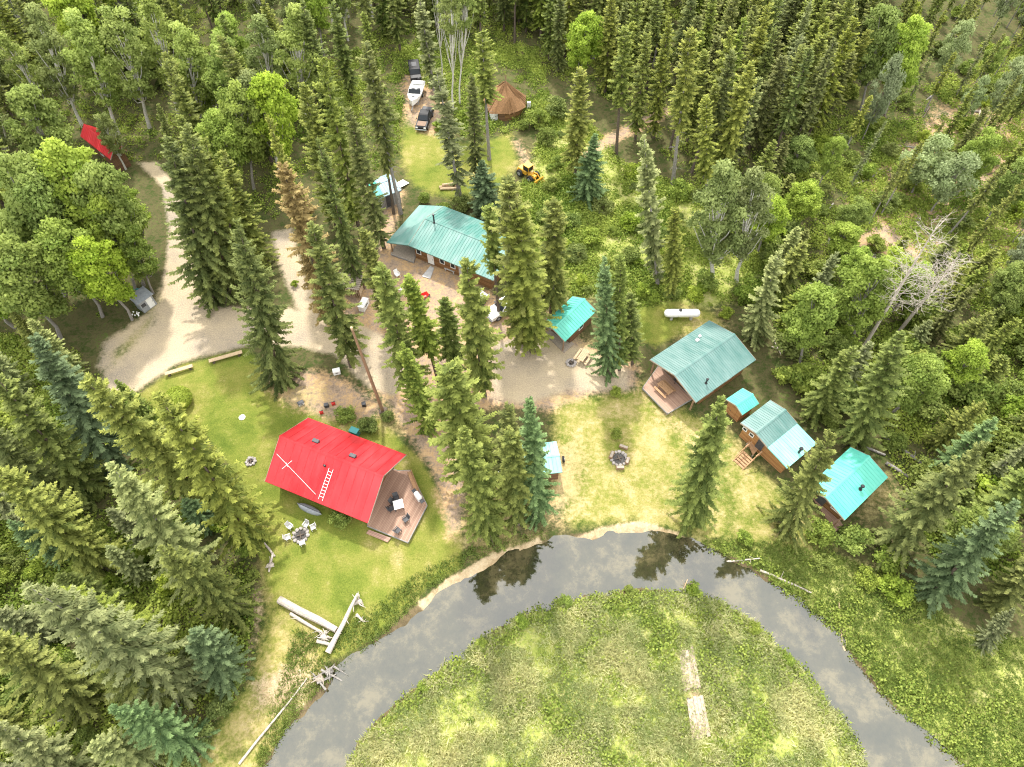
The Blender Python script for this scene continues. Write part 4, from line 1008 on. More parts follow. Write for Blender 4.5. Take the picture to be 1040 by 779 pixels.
FL = [([(-160, 330), (60, 345), (150, 410), (240, 510), (262, 640), (200, 790), (-160, 860)], .2), ([(-100, -30), (400, -30), (405, 85), (300, 190), (230, 300), (150, 170), (85, 190), (110, 320), (-160, 340)], .16), ([(405, -30), (860, -30), (860, 120), (700, 190), (640, 110), (545, 70), (405, 70)], .14),
      (BRUSH, .26), ([(405, 40), (545, 50), (560, 110), (530, 130), (498, 140), (470, 142), (455, 100), (405, 70)], .035), ([(330, 60), (410, 70), (404, 160), (380, 175), (340, 130)], .03), ([(700, 190), (860, 120), (1200, -20), (1200, 640), (950, 570), (880, 420), (775, 335)], .42)]
o = cover('undergrowth', FL, 52000, 'under', 'dome', 24, .35, 1.1, wmul=1.6, excl=[DRIVE, LAWN, YARD, CENTRE, TRACK2, TRAIL, TANKGRASS, UPGREEN], dens=lambda x, y: np.clip((fnoise(x, y, 5.5) - .36) * 5, .05, 1),
  tintf=lambda c, p, q: .95 * p + .35 * q - .22)
tag_stuff(o, 'mixed leafy undergrowth covering the forest floor', 'undergrowth')
o = cover('lawn_grass', [(LAWN, .42), (LAWN_LOW, .12), (CENTRE, .3), (UPGREEN, .11), (TANKGRASS, .05)], 20000, 'bankgrass', 'blade', 25, .04, .13, dens=lambda x, y: np.clip((fnoise(x, y, 4.5) - .38) * 5, .08, 1), tintf=lambda c, p, q: .5 + .5 * q, wlo=.05, excl=[SAND])
tag_stuff(o, 'short lawn grass round the cabins', 'grass')

# ------------------------------------------------------------------ buildings
class House:
    """gabled house from the four eave corners seen in the photo: A-B one eave, C-D the other (in ring order)"""
    def __init__(s, name, label, cat, corners, ze, ridge, roof, wall, over=(.55, .55), rise=None, shift=None, ridge_mat=None, ribs=.42, no_roof=False):
        A, B, C, D = [G(x, y, ze) for x, y in corners]
        ux = ((B - A) + (C - D)).to_2d(); ux.normalize()
        ctr = (A + B + C + D) / 4
        uy = Vector((-ux.y, ux.x))
        pr = lambda p: ((p - ctr).to_2d().dot(ux), (p - ctr).to_2d().dot(uy))
        pts = [pr(p) for p in (A, B, C, D)]
        s.L = (abs(pts[1][0] - pts[0][0]) + abs(pts[2][0] - pts[3][0])) / 2
        s.W = (abs(pts[3][1] - pts[0][1]) + abs(pts[2][1] - pts[1][1])) / 2
        s.sgn = 1 if pts[0][1] > 0 else -1          # which side the A-B eave is on
        s.ze = ze; s.ux, s.uy = ux, uy; s.ctr = ctr
        # ridge: height and offset that put it where the photo has it
        if rise is None:
            best = None
            for zr in np.linspace(ze + .4, ze + 4.5, 42):
                for off in np.linspace(-.3, .3, 31):
                    e = 0
                    for (rx, ry), sx in zip(ridge, (-1, 1)):
                        w = ctr.to_2d() + ux * (sx * s.L / 2) + uy * (off * s.W)
                        qx, qy = P(w.x, w.y, zr); e += (qx - rx) ** 2 + (qy - ry) ** 2
                    e += 20 * abs(off) ** 2 * 10
                    if best is None or e < best[0]: best = (e, zr, off)
            s.zr, s.off = best[1], best[2]
        else: s.zr, s.off = ze + rise, shift or 0
        print(name, 'L %.1f W %.1f ridge %.1f off %.2f' % (s.L, s.W, s.zr, s.off))
        s.root = thing(name, label, cat, (ctr.x, ctr.y, 0), math.atan2(ux.y, ux.x))
        yo = s.off * s.W; hL, hW = s.L / 2, s.W / 2
        t = .13
        mb = MB()
        mb.slab([(-hL, -hW, ze), (hL, -hW, ze), (hL, yo, s.zr), (-hL, yo, s.zr)], t)
        mb.slab([(-hL, yo + .004, s.zr), (hL, yo + .004, s.zr), (hL, hW, ze), (-hL, hW, ze)], t)
        if ribs:
            k = int(s.L / ribs)
            for i in range(k + 1):
                x = -hL + .03 + (s.L - .06) * i / k
                for y0, z0, y1, z1 in ((-hW, ze, yo - .05, s.zr), (hW, ze, yo + .05, s.zr)):
                    mb.add([(x - .025, y0, z0), (x + .025, y0, z0), (x + .025, y1, z1), (x - .025, y1, z1), (x, y0, z0 + .032), (x, y1, z1 + .032)],
                           [(0, 4, 5, 3), (1, 2, 5, 4), (0, 1, 4)])
        s.roof = mb.build('roof', roof, s.root)
        rc = MB(); q = .17; sl1 = (s.zr - ze) / (yo + hW); sl2 = (s.zr - ze) / (hW - yo)
        rc.add([(-hL - .02, yo - q, s.zr - q * sl1 + .05), (hL + .02, yo - q, s.zr - q * sl1 + .05), (hL + .02, yo, s.zr + .06), (-hL - .02, yo, s.zr + .06), (hL + .02, yo + q, s.zr - q * sl2 + .05), (-hL - .02, yo + q, s.zr - q * sl2 + .05)],
               [(0, 1, 2, 3), (3, 2, 4, 5)])
        rc.build('ridge_cap', ridge_mat or roof, s.roof)
        for x in (-hL - .02, hL + .02):              # barge boards, one gable each
            ft = MB()
            for y0, y1 in ((-hW, yo), (hW, yo)):
                ft.add([(x - .02, y0, ze - .17), (x + .02, y0, ze - .17), (x + .02, y1, s.zr - .17), (x - .02, y1, s.zr - .17), (x - .02, y0, ze + .01), (x + .02, y0, ze + .01), (x + .02, y1, s.zr + .01), (x - .02, y1, s.zr + .01)],
                       [(0, 1, 2, 3), (4, 7, 6, 5), (0, 4, 5, 1), (2, 6, 7, 3), (1, 5, 6, 2), (0, 3, 7, 4)])
            ft.build('barge_board', 'old_timber', s.roof)
        # walls under the roof
        s.wL0, s.wL1 = -hL + over[0], hL - (over[2] if len(over) > 2 else over[0]); s.wW = hW - over[1]
        zt = lambda y: ze + (s.zr - ze) * ((y + hW) / (yo + hW) if y < yo else (hW - y) / (hW - yo)) - t - .02
        s.zt = zt
        prof = [(-s.wW, -.05), (s.wW, -.05), (s.wW, zt(s.wW)), (yo, zt(yo)), (-s.wW, zt(-s.wW))]
        n = 5; wb = MB()
        vs = [(s.wL0, y, z) for y, z in prof] + [(s.wL1, y, z) for y, z in prof]
        wb.add(vs, [tuple(range(n - 1, -1, -1)), tuple(range(n, 2 * n))] + [(i, (i + 1) % n, (i + 1) % n + n, i + n) for i in range(n)])
        s.wall = wb.build('wall', wall, s.root)
    def loc(s, px, py, z):
        """photo pixel at height z -> own coordinates"""
        p = (G(px, py, z) - s.ctr).to_2d(); return (p.dot(s.ux), p.dot(s.uy), z)
    def frame(s, side, u, z, w, h, name='window', mat='white_paint', pane='glass', proud=.04):
        """opening on a side: 'y+','y-','x+','x-'; frame with its pane set in"""
        def at(a, zz, out):
            if side == 'y+': return (a, s.wW + out, zz)
            if side == 'y-': return (a, -s.wW - out, zz)
            if side == 'x+': return (s.wL1 + out, a, zz)
            return (s.wL0 - out, a, zz)
        mb = MB()
        horiz = side[0] == 'y'
        for (a, zz, ww, hh) in ((u - w / 2, z, .08, h + .08), (u + w / 2, z, .08, h + .08), (u, z - h / 2, w - .08, .08), (u, z + h / 2, w - .08, .08)):
            mb.box(at(a, zz, proud), (ww, .08, hh) if horiz else (.08, ww, hh))
        f = mb.build(name, mat, s.root)
        p = MB(); p.box(at(u, z, .012), (w - .08, .03, h - .08) if horiz else (.03, w - .08, h - .08))
        p.build('pane' if name == 'window' else 'panel', pane, f)
        return f
    def door(s, side, u, w=.95, h=2.0, mat='brown_wall', z0=.15):
        def at(a, zz, out):
            return {'y+': (a, s.wW + out, zz), 'y-': (a, -s.wW - out, zz), 'x+': (s.wL1 + out, a, zz), 'x-': (s.wL0 - out, a, zz)}[side]
        horiz = side[0] == 'y'
        d = MB().box(at(u, z0 + h / 2, .03), (w, .07, h) if horiz else (.07, w, h)).build('door', mat, s.root)
        MB().box(at(u + w * .38, z0 + h * .48, .09), (.05, .05, .12)).build('handle', 'black_metal', d)
        return d
    def roof_z(s, y): return s.zt(y) + .15
    def pipe(s, px, py, h=.9, r=.1, zguess=None, mat='black_metal', name='chimney'):
        """stovepipe through the roof where the photo has its foot"""
        z = s.ze + .8
        for _ in range(12):
            x, y, _z = s.loc(px, py, z); z = s.roof_z(y)
        mb = MB(); mb.tube([(x, y, z - .2), (x, y, z + h)], r, 10); mb.tube([(x, y, z + h + .05), (x, y, z + h + .16)], [r * 1.7, r * 1.2], 10)
        mb.tube([(x, y, z + .0), (x, y, z + .07)], [r * 1.9, r * 1.3], 10)
        return mb.build(name, mat, s.roof)
    def vent(s, px, py, w=.5, d=.35, h=.3, mat='dark_grey', name='roof_vent'):
        z = s.ze + .8
        for _ in range(12):
            x, y, _z = s.loc(px, py, z); z = s.roof_z(y)
        return MB().box((x, y, z + h / 2 - .05), (w, d, h), bev=.04).build(name, mat, s.roof)
    def deck(s, poly, z, mat='deck', name='deck', th=.16, legs=True, trim=True):
        q = [s.loc(x, y, z)[:2] for x, y in poly]
        d = MB().prism(q, z - th, z).build(name, mat, s.root)
        if trim:
            tb = MB(); n = len(q)
            for i in range(n):
                a = Vector(q[i]); b = Vector(q[(i + 1) % n]); dd = b - a
                c = (a + b) / 2; tb.box((c.x, c.y, z - th * .5 - .03), (dd.length + .06, .06, th + .1), rz=math.atan2(dd.y, dd.x))
            tb.build('edge_board', 'deck_trim', d)
        if legs:
            lb = MB()
            for i, p in enumerate(q):
                c = sum((Vector(k) for k in q), Vector((0, 0))) / len(q); p = Vector(p).lerp(c, .06)
                lb.box((p.x, p.y, (z - th) / 2 - .05), (.14, .14, z - th + .05))
            lb.build('footing', 'old_timber', d)
        return d

# red cabin -----------------------------------------------------------
rc_ = House('red_cabin', 'log cabin with bright red metal roof and wooden deck on the lawn', 'cabin',
            [(268.5, 488.3), (373.2, 531.4), (413.2, 461.6), (313.7, 424.6)], 2.7, [(283.3, 442), (390.2, 483.8)], 'red_roof', 'log_wall', over=(.5, .7, 1.6), ribs=.9)
S = 'y-' if rc_.sgn < 0 else 'y+'; B_ = 'y+' if S == 'y-' else 'y-'
for u in (-3.4, .9, 3.2): rc_.frame(S, u, 1.5, 1.1, 1.0)
for u in (-3.0, 2.0): rc_.frame(B_, u, 1.5, 1.1, 1.0)
rc_.frame('x+', -1.9, 1.5, 1.3, 1.1); rc_.door('x+', .3, mat='brown_wall', z0=.5); rc_.frame('x-', .5, 1.5, 1.0, .9)
rc_.vent(321, 448.5, .75, .45, .34); rc_.vent(358.5, 463.5, .75, .45, .34); rc_.vent(330, 473.5, .25, .2, .3, 'black_metal', 'vent_pipe')
d = rc_.deck([(378, 468), (404, 478), (416.3, 477.5), (433.8, 513), (414.3, 551), (373, 534)], .45)
rc_.deck([(374.5, 538), (397, 546), (393.5, 550.5), (372, 541.5)], .22, 'pink_step', 'step', legs=False, trim=False)
# main lodge ------------------------------------------------------------
lg = House('lodge', 'long log lodge with faded green metal roof and dark stovepipe', 'lodge',
           [(416, 250), (503.5, 285.5), (532, 241), (449.5, 208.5)], 2.9, [(433, 222), (516, 254.5)], 'lodge_green', 'log_wall', over=(.3, .8, .8))
S = 'y-' if lg.sgn < 0 else 'y+'; B_ = 'y+' if S == 'y-' else 'y-'
hL, hW = lg.L / 2, lg.W / 2; yo = lg.off * lg.W
o1 = lg.loc(392.3, 246.3, 2.3); o2 = lg.loc(425.8, 208.3, 2.3)
pf = (-hL - .006, -hW, 2.9) if lg.sgn < 0 else (-hL - .006, hW, 2.9); pb = (-hL - .006, hW, 2.9) if lg.sgn < 0 else (-hL - .006, -hW, 2.9)
quad = [(-hL - .006, yo, lg.zr), pb, o2, o1, pf]
nrm = (Vector(quad[1]) - Vector(quad[0])).cross(Vector(quad[2]) - Vector(quad[1]))
if nrm.z < 0: quad = quad[::-1]
hb = MB().slab(quad, .12)
a0, a1 = Vector(o1), Vector(o2)
hip = hb.build('porch_roof', 'lodge_green', lg.root)
for k in (.06, .5, .94):
    q = a0.lerp(a1, k); MB().tube([(q.x + .35, q.y, -.1), (q.x + .35, q.y, 2.32)], .09, 8).build('porch_post', 'pole', lg.root)
lg.deck([(397, 258), (420, 266), (432, 231), (423, 220)], .3, 'old_timber', 'porch_floor', legs=False)
x, y, _ = lg.loc(437.5, 262, 1.2); lg.door(S, x, 1.0, 2.0, 'white_paint')
for u in (x + 1.9, x + 3.6, x - 1.9): lg.frame(S, u, 1.5, .7, .8)
for u in (-3, 0, 3): lg.frame(B_, u, 1.5, 1.0, .9)
lg.frame('x+', 0, 1.5, 1.2, 1.0)
px_, py_, _ = lg.loc(434, 276, .2)
MB().prism([lg.loc(a, b_, .12)[:2] for a, b_ in ((437, 270), (441, 272), (437, 283), (428.5, 280.5))], -.05, .12).build('step', 'concrete', lg.root)
lg.pipe(441, 226, 1.3, .11)
fx0 = lg.loc(467, 276, 1.2)
MB().box((fx0[0], (lg.wW + .05) * (1 if S == 'y+' else -1), 1.2), (.5, .12, 2.3)).build('corner_board', 'concrete', lg.root)
# shed with pale blue roof ----------------------------------------------
sh = House('tool_shed', 'grey shed with half green, half pale blue metal roof behind the trees', 'shed',
           [(381, 204), (405, 193), (397, 176), (372, 184)], 2.4, [(375, 190), (400, 179)], 'blue_metal', 'grey_wall', over=(.25, .25), rise=.8, shift=0)
cap = MB(); hx = sh.L / 2; hy = sh.W / 2
for k in (-1, 1):
    q_ = [(-hx - .01, k * hy * 1.0, 2.4 + .055), (-hx + sh.L * .3, k * hy, 2.455), (-hx + sh.L * .3, .0, 3.255), (-hx - .01, .0, 3.255)]
    if k > 0: q_ = q_[::-1]
    cap.slab(q_, .03)
cap.build('roof_sheet', 'aqua_roof', sh.roof)
S = 'y-' if sh.sgn < 0 else 'y+'
sh.door(S, 0, 1.1, 1.9, 'dark_grey'); sh.frame(S, -1.6, 1.4, .7, .6)
pl = G(407, 189, 0)
t_ = thing('propped_sheet', 'white board sheet propped beside the pale blue roofed shed', 'panel', pl, .9)
MB().box((0, 0, .35), (2.4, 1.3, .06), tilt=.18).build('board', 'white_paint', t_); MB().box((.7, 0, .06), (.12, 1.1, .3)).build('batten', 'old_timber', t_)
# porch cabin -------------------------------------------------------------
pc = House('porch_cabin', 'small cabin with turquoise roof and open porch at the yard edge', 'cabin',
           [(551, 329), (583.3, 299.7), (604, 317), (572, 349)], 2.4, [(561, 333), (594, 304)], 'aqua_roof', 'brown_wall', over=(1.7, .35, .3))
for k in (-1, 1): MB().tube([(-pc.L / 2 + .2, k * (pc.W / 2 - .3), -.1), (-pc.L / 2 + .2, k * (pc.W / 2 - .3), 2.3)], .08, 8).build('porch_post', 'pole', pc.root)
pc.deck([(553, 339), (564, 331), (583, 349), (573, 358)], .18, 'old_timber', 'porch_floor', legs=False, trim=False)
pc.door('x-', .4, mat='dark_grey'); pc.frame('x-', -.9, 1.4, .6, .6); pc.frame('y-', .6, 1.4, .8, .7); pc.frame('y+', .6, 1.4, .8, .7)
# weathered green cabin ---------------------------------------------------
wc = House('green_roof_cabin', 'cabin with weathered green metal roof and a picnic deck, beside the propane tank', 'cabin',
           [(660, 365.4), (720, 325.4), (768, 365.4), (707, 408.5)], 3.0, [(686, 379), (745.4, 340.8)], 'old_green', 'log_wall', over=(1.9, .6, .6), ribs=.3)
wc.deck([(652.5, 394), (669, 371), (703, 405), (678, 420)], .5)
S = 'y-' if wc.sgn < 0 else 'y+'; B_ = 'y+' if S == 'y-' else 'y-'
for k in ('y-', 'y+'):
    for u in (-1.5, 1.6): wc.frame(k, u, 1.6, 1.0, .9)
wc.door('x-', 1.2, mat='brown_wall', z0=.5); wc.frame('x-', -1.2, 1.6, 1.2, 1.0)
for k in (-1, 1): MB().box((-wc.L / 2 + .3, k * (wc.W / 2 - .5), 1.6), (.16, .16, 2.2)).build('porch_post', 'pole', wc.root)
wc.pipe(717, 389, .7, .1); wc.vent(708, 346, .4, .4, .3, 'white_metal'); wc.vent(710.5, 342, .3, .3, .3, 'white_metal')
# outhouse -------------------------------------------------------------------
oh = House('outhouse', 'little wooden outhouse with turquoise roof behind the two-tone cabin', 'outhouse',
           [(738.8, 404), (754.5, 394.4), (770.8, 409.5), (752.5, 423)], 2.3, [(747.5, 411), (765, 401)], 'aqua_roof', 'amber_wall', over=(.3, .3), ribs=.3)
oh.door('x-', 0, .8, 1.8, 'amber_wall', .1); oh.frame('y+', 0, 1.7, .4, .3)
# two-tone cabin ------------------------------------------------------------
tt = House('two_tone_cabin', 'amber log cabin whose roof is half weathered green, half pale turquoise, with a stair landing', 'cabin',
           [(751.6, 429.3), (782.4, 406.7), (809.5, 429.3), (780, 454.4)], 2.9, [(767.6, 440), (797.8, 416)], 'old_green', 'amber_wall', over=(.5, .4, .4), ribs=.3)
hL, hW = tt.L / 2, tt.W / 2; sy = -tt.sgn
e0 = tt.loc(801.5, 477.5, 2.45); e1 = tt.loc(829, 447.5, 2.45)
q_ = [(-hL, sy * (hW + .01), 2.86), (hL, sy * (hW + .01), 2.86), (hL, (e0[1] + e1[1]) / 2, 2.4), (-hL, (e0[1] + e1[1]) / 2, 2.4)]
if sy > 0: pass
else: q_ = q_[::-1]
nrm = (Vector(q_[1]) - Vector(q_[0])).cross(Vector(q_[2]) - Vector(q_[1]))
if nrm.z < 0: q_ = q_[::-1]
lean = MB().slab(q_, .12); ylow = (e0[1] + e1[1]) / 2
for i in range(15):
    x = -hL + .05 + (2 * hL - .1) * i / 14
    lean.add([(x - .02, sy * hW, 2.862), (x + .02, sy * hW, 2.862), (x + .02, ylow, 2.402), (x - .02, ylow, 2.402), (x, sy * hW, 2.9), (x, ylow, 2.44)], [(0, 4, 5, 3), (1, 2, 5, 4)])
ln = lean.build('lean_to_roof', 'aqua_pale', tt.root)
yw0, yw1 = sorted((sy * (tt.wW + .01), ylow - sy * .35))
MB().box(((tt.wL0 + tt.wL1) / 2 - .02, (yw0 + yw1) / 2, 1.1), (tt.wL1 - tt.wL0 - .1, yw1 - yw0, 2.3)).build('lean_to_wall', 'amber_wall', tt.root)
cx, cy, cz = tt.loc(811.5, 459, 2.6)
cp = MB(); cp.tube([(cx, cy, 2.4), (cx, cy, 3.3)], .13, 10); cp.tube([(cx, cy, 3.32), (cx, cy, 3.46)], [.24, .18], 10); cp.build('chimney', 'black_metal', ln)
tt.frame('x-', .35 * tt.sgn, 1.9, .5, .5); tt.door('x-', -tt.sgn * 1.0, .85, 1.9, 'dark_grey', .7); tt.frame('x-', tt.sgn * 1.3, 1.9, .5, .5)
tt.frame('x+', .3, 1.7, .9, .8)
ldk = tt.deck([(759.5, 449), (764, 445), (771, 455), (765, 462)], .7, 'timber', 'landing', trim=False)
stp = MB()
for i in range(5):
    a = Vector(tt.loc(758 - i * 1.9, 454.5 + i * .3, .7 - .14 * (i + 1))[:2] + (0,)); zz = .58 - .13 * i
    stp.box((-hL - 1.15 - .30 * i + .1, -tt.sgn * .95, zz), (.28, 1.5, .06))
stp.box((-hL - 1.75, -tt.sgn * .95 - .7, .3), (1.6, .06, .2), tilt=-.42); stp.box((-hL - 1.75, -tt.sgn * .95 + .7, .3), (1.6, .06, .2), tilt=-.42)
stp.build('stair', 'timber', tt.root)
rl = MB()
for k in (-.75, .75):
    for xx in (-hL - .1, -hL - 1.0): rl.box((xx, -tt.sgn * .95 + k, 1.15), (.09, .09, 1.0))
    rl.box((-hL - .55, -tt.sgn * .95 + k, 1.68), (1.05, .1, .07)); rl.box((-hL - .55, -tt.sgn * .95 + k, 1.2), (1.0, .05, .08))
    rl.box((-hL - 1.75, -tt.sgn * .95 + k, 1.15), (1.6, .07, .08), tilt=-.42)
rl.build('railing', 'timber', tt.root)
# lowest turquoise cabin -------------------------------------------------------
lc = House('turquoise_cabin', 'lowest cabin with plain bright turquoise roof and black stovepipe near the creek', 'cabin',
           [(822, 494), (863.6, 453), (902.2, 485.8), (855.7, 529.4)], 2.8, [(838.9, 506), (883, 462.2)], 'aqua_roof', 'log_wall', over=(1.2, .45, .5))
lc.pipe(873.5, 496.5, .6, .13)
lc.door('x-', .6, mat='dark_grey', z0=.3); lc.frame('x-', -1.0, 1.6, .9, .8); lc.frame('y-', 0, 1.6, .9, .8); lc.frame('y+', 0, 1.6, .9, .8); lc.frame('x+', 0, 1.6, .9, .8)
lc.deck([(826, 506), (833, 499), (856, 533), (849, 540)], .3, 'deck', 'porch_floor', legs=False, trim=False)
for k in (-1, 1): MB().tube([(-lc.L / 2 + .2, k * (lc.W / 2 - .35), -.1), (-lc.L / 2 + .2, k * (lc.W / 2 - .35), 2.7)], .08, 8).build('porch_post', 'pole', lc.root)
# small shelter in the clump, and the hidden red roof -----------------------------
st = House('small_shelter', 'small shelter with pale turquoise roof hidden under the bluish spruce', 'shelter',
           [(534, 484), (570, 479.5), (566, 448), (531, 452)], 2.2, [(532, 468), (569, 464)], 'aqua_pale', 'brown_wall', over=(.3, .3), rise=.35, shift=0)
st.door('x+', .3, .8, 1.7, 'brown_wall', .1); st.frame('y+', 0, 1.4, .6, .5); st.frame('y-', 0, 1.4, .6, .5)
rr_h = House('red_roof_cabin', 'cabin with red roof almost hidden among the poplars at the top left', 'cabin',
           [(84, 140), (113, 163), (128, 152), (96, 128)], 2.7, [(90, 132), (119, 156)], 'red_roof', 'brown_wall', over=(.4, .4), rise=1.4, shift=0)
rr_h.door('x+', 0); rr_h.frame('y+', 0, 1.5, .9, .8); rr_h.frame('y-', 0, 1.5, .9, .8)
# round hut with brown roof --------------------------------------------------------
p = G(513, 112); hut = thing('round_hut', 'round hut with a shaggy brown conical roof at the forest edge', 'hut', p)
r = random.Random(4); mb = MB(); n = 14
ring = [[], [], []]
for k in range(n):
    a = 6.283 * k / n
    for j, (q, z) in enumerate(((3.6, 1.5), (2.0, 3.3), (.25, 4.9))):
        q2 = q * r.uniform(.9, 1.1); ring[j].append((q2 * math.cos(a), q2 * math.sin(a), z + r.uniform(-.15, .15)))
fs = [(j * n + k, j * n + (k + 1) % n, (j + 1) * n + (k + 1) % n, (j + 1) * n + k) for j in range(2) for k in range(n)] + [tuple(range(2 * n, 3 * n))]
mb.add(ring[0] + ring[1] + ring[2], fs)
for k in range(26):
    a = r.uniform(0, 6.28); mb.tube([(3.6 * math.cos(a), 3.6 * math.sin(a), 1.52), (.3 * math.cos(a), .3 * math.sin(a), 5.0)], .07, 4)
rf = mb.build('roof', 'brown_thatch', hut)
MB().tube([(0, 0, 4.6), (.2, .1, 6.3)], [.12, .06], 6).build('roof_pole', 'pole', rf)
wb = MB(); wb.tube([(0, 0, -.1), (0, 0, 1.9)], 3.0, 14); wb.build('wall', 'log_wall', hut)
dr = MB().box((-.5, -3.0, .95), (.95, .12, 1.8)).build('door', 'brown_wall', hut); MB().box((-.2, -3.09, .95), (.05, .06, .15)).build('handle', 'black_metal', dr)
# slatted woodshed, utility box ---------------------------------------------------------
p = G(358, 297); ws = thing('woodshed', 'low woodshed with grey slatted roof under the yard spruces', 'shed', p, -.15)
mb = MB()
for i in range(8): mb.box((0, -1.05 + .3 * i, 2.0 + .05 * i), (3.2, .24, .05))
mb.build('roof', 'old_timber', ws)
for a in (-1.4, 1.4):
    for b_ in (-.95, .95): MB().box((a, b_, .95), (.12, .12, 2.0)).build('post', 'pole', ws)
mb = MB()
for i in range(4):
    for j in range(9): mb.tube([(-1.2 + .3 * j, -.8, .15 + .25 * i), (-1.2 + .3 * j, .8, .15 + .25 * i)], .12, 6)
o_ = mb.build('firewood', 'peeled', ws)
p = G(150, 311); ub = thing('utility_box', 'grey metal utility shed with sloping roof beside the driveway', 'shed', p, .95)
MB().box((0, 0, .95), (2.0, 1.5, 1.9), bev=.04).build('wall', 'grey_metal', ub)
MB().slab([(-1.2, -.95, 1.95), (1.2, -.95, 1.95), (1.2, .95, 2.25), (-1.2, .95, 2.25)], .08).build('roof', 'grey_metal', ub)
dr = MB().box((.35, -.775, .95), (.8, .05, 1.6)).build('door', 'white_metal', ub); MB().box((.65, -.82, 1.0), (.05, .05, .14)).build('handle', 'black_metal', dr)
MB().box((-.55, -.775, 1.2), (.6, .05, .5)).build('louvre_panel', 'dark_grey', ub)
p = G(138, 296); t_ = thing('paddle_board', 'teal board leaning behind the grey utility shed', 'board', p, -.1)
MB().box((0, 0, .5), (2.4, .35, .08), bev=.03).build('board', 'aqua_plastic', t_); MB().box((.4, 0, .22), (.12, .3, .5)).build('stand', 'old_timber', t_)
p = G(139, 321); t_ = thing('white_flowers', 'small white flowering plant at the foot of the grey utility shed', 'plant', p)
mb = MB()
for i in range(14): mb.blob((r.uniform(-.5, .5), r.uniform(-.35, .35), .35 + r.uniform(-.1, .2)), .1, i)
mb.build('blossom', 'white_paint', t_)
mb = MB()
for i in range(9): mb.tube([(r.uniform(-.4, .4), r.uniform(-.3, .3), -.05), (r.uniform(-.4, .4), r.uniform(-.3, .3), .4)], .03, 4)
mb.build('stem', 'leaf_shrub', t_)

# ------------------------------------------------------------------ vehicles
def place(name, label, cat, front, rear, group=None):
    a, b_ = G(*front), G(*rear); c = (a + b_) / 2; d = a - b_
    return thing(name, label, cat, (c.x, c.y, 0), math.atan2(d.y, d.x), group), d.length
def wheels(root, spots, rad, w):
    for x, y in spots:
        t = MB(); t.tube([(x, y - w / 2, rad), (x, y - w / 2 + .02, rad), (x, y + w / 2 - .02, rad), (x, y + w / 2, rad)], [rad * .9, rad, rad, rad * .9], 16)
        wh = t.build('wheel', 'rubber', root, True)
        s_ = 1 if y > 0 else -1
        MB().tube([(x, y + s_ * (w / 2 - .02), rad), (x, y + s_ * (w / 2 + .015), rad)], rad * .55, 12).build('rim', 'grey_metal', wh)
def pickup(name, label, paint, front, rear, bonnet=None, bed='dark_grey'):
    root, L = place(name, label, 'pickup truck', front, rear)
    body = MB()
    w = .95
    body.side([(-2.75, .45), (-2.75, 1.12), (-1.0, 1.15), (1.2, 1.12), (2.55, 1.02), (2.75, .85), (2.78, .45)], -w, w)
    cab = [(-1.05, 1.15), (-.95, 1.78), (-.75, 1.86), (.35, 1.84), (.6, 1.74), (1.25, 1.13)]
    n = len(cab); vs = [(x, -(.93 if z < 1.3 else .76), z) for x, z in cab] + [(x, (.93 if z < 1.3 else .76), z) for x, z in cab]
    body.add(vs, [tuple(range(n)), tuple(range(2 * n - 1, n - 1, -1))] + [(i, i + n, (i + 1) % n + n, (i + 1) % n) for i in range(n)])
    bo = body.build('body', paint, root)
    bev = bo.modifiers.new('bevel', 'BEVEL'); bev.width = .06; bev.segments = 2; bev.limit_method = 'ANGLE'
    MB().slab([(.66, -.7, 1.735), (1.2, -.82, 1.215), (1.2, .82, 1.215), (.66, .7, 1.735)][::1], .03).build('windscreen', 'glass', root)
    for s_ in (-1, 1):
        MB().add([(-.9, s_ * .935, 1.2), (1.0, s_ * .935, 1.2), (.5, s_ * .80, 1.72), (-.82, s_ * .80, 1.74)], [(0, 1, 2, 3)]).build('side_window', 'glass', root)
        MB().box((2.765, s_ * .68, .82), (.08, .36, .2)).build('headlight', 'white_metal', root)
        MB().box((.95, s_ * 1.08, 1.3), (.16, .2, .16), bev=.03).build('mirror', 'black_metal', root)
    MB().box((-1.9, 0, 1.14), (1.55, 1.6, .05)).build('load_bed', bed, root)
    MB().box((2.82, 0, .5), (.14, 1.85, .22), bev=.05).build('bumper', 'grey_metal', root)
    if bonnet: MB().slab([(1.4, -.72, 1.15), (2.5, -.7, 1.065), (2.5, .7, 1.065), (1.4, .72, 1.15)], .02).build('bonnet', bonnet, root)  # thin sheet over the bonnet; in tan it carries a painted reflection
    wheels(root, [(-1.75, -.85), (-1.75, .85), (1.8, -.85), (1.8, .85)], .4, .26)
    return root
pickup('pickup_truck', 'black pickup with a tan reflection painted on its bonnet, parked on the grass by the white boat', 'black_paint', (426.5, 138), (437, 111), 'tan_glare')
pickup('pickup_truck', 'white pickup parked behind the bare-stemmed spruces right of the lodge', 'white_metal', (501, 322), (526, 308), None)
root, L = place('dark_van', 'dark van with pale rear window parked in forest shade behind the boat', 'van', (424, 90), (420, 66))
mb = MB(); mb.side([(-2.4, .4), (-2.4, 1.7), (-2.2, 1.95), (.9, 1.95), (1.5, 1.25), (2.3, 1.1), (2.45, .4)], -.95, .95)
bo = mb.build('body', 'black_paint', root); bv = bo.modifiers.new('bevel', 'BEVEL'); bv.width = .08; bv.segments = 2
MB().slab([(.98, -.75, 1.9), (1.46, -.8, 1.32), (1.46, .8, 1.32), (.98, .75, 1.9)], .03).build('windscreen', 'glass', root)
MB().box((-.6, 0, 1.975), (1.3, .9, .05), bev=.02).build('roof_hatch', 'dark_grey', root)
wheels(root, [(-1.5, -.85), (-1.5, .85), (1.6, -.85), (1.6, .85)], .36, .24)
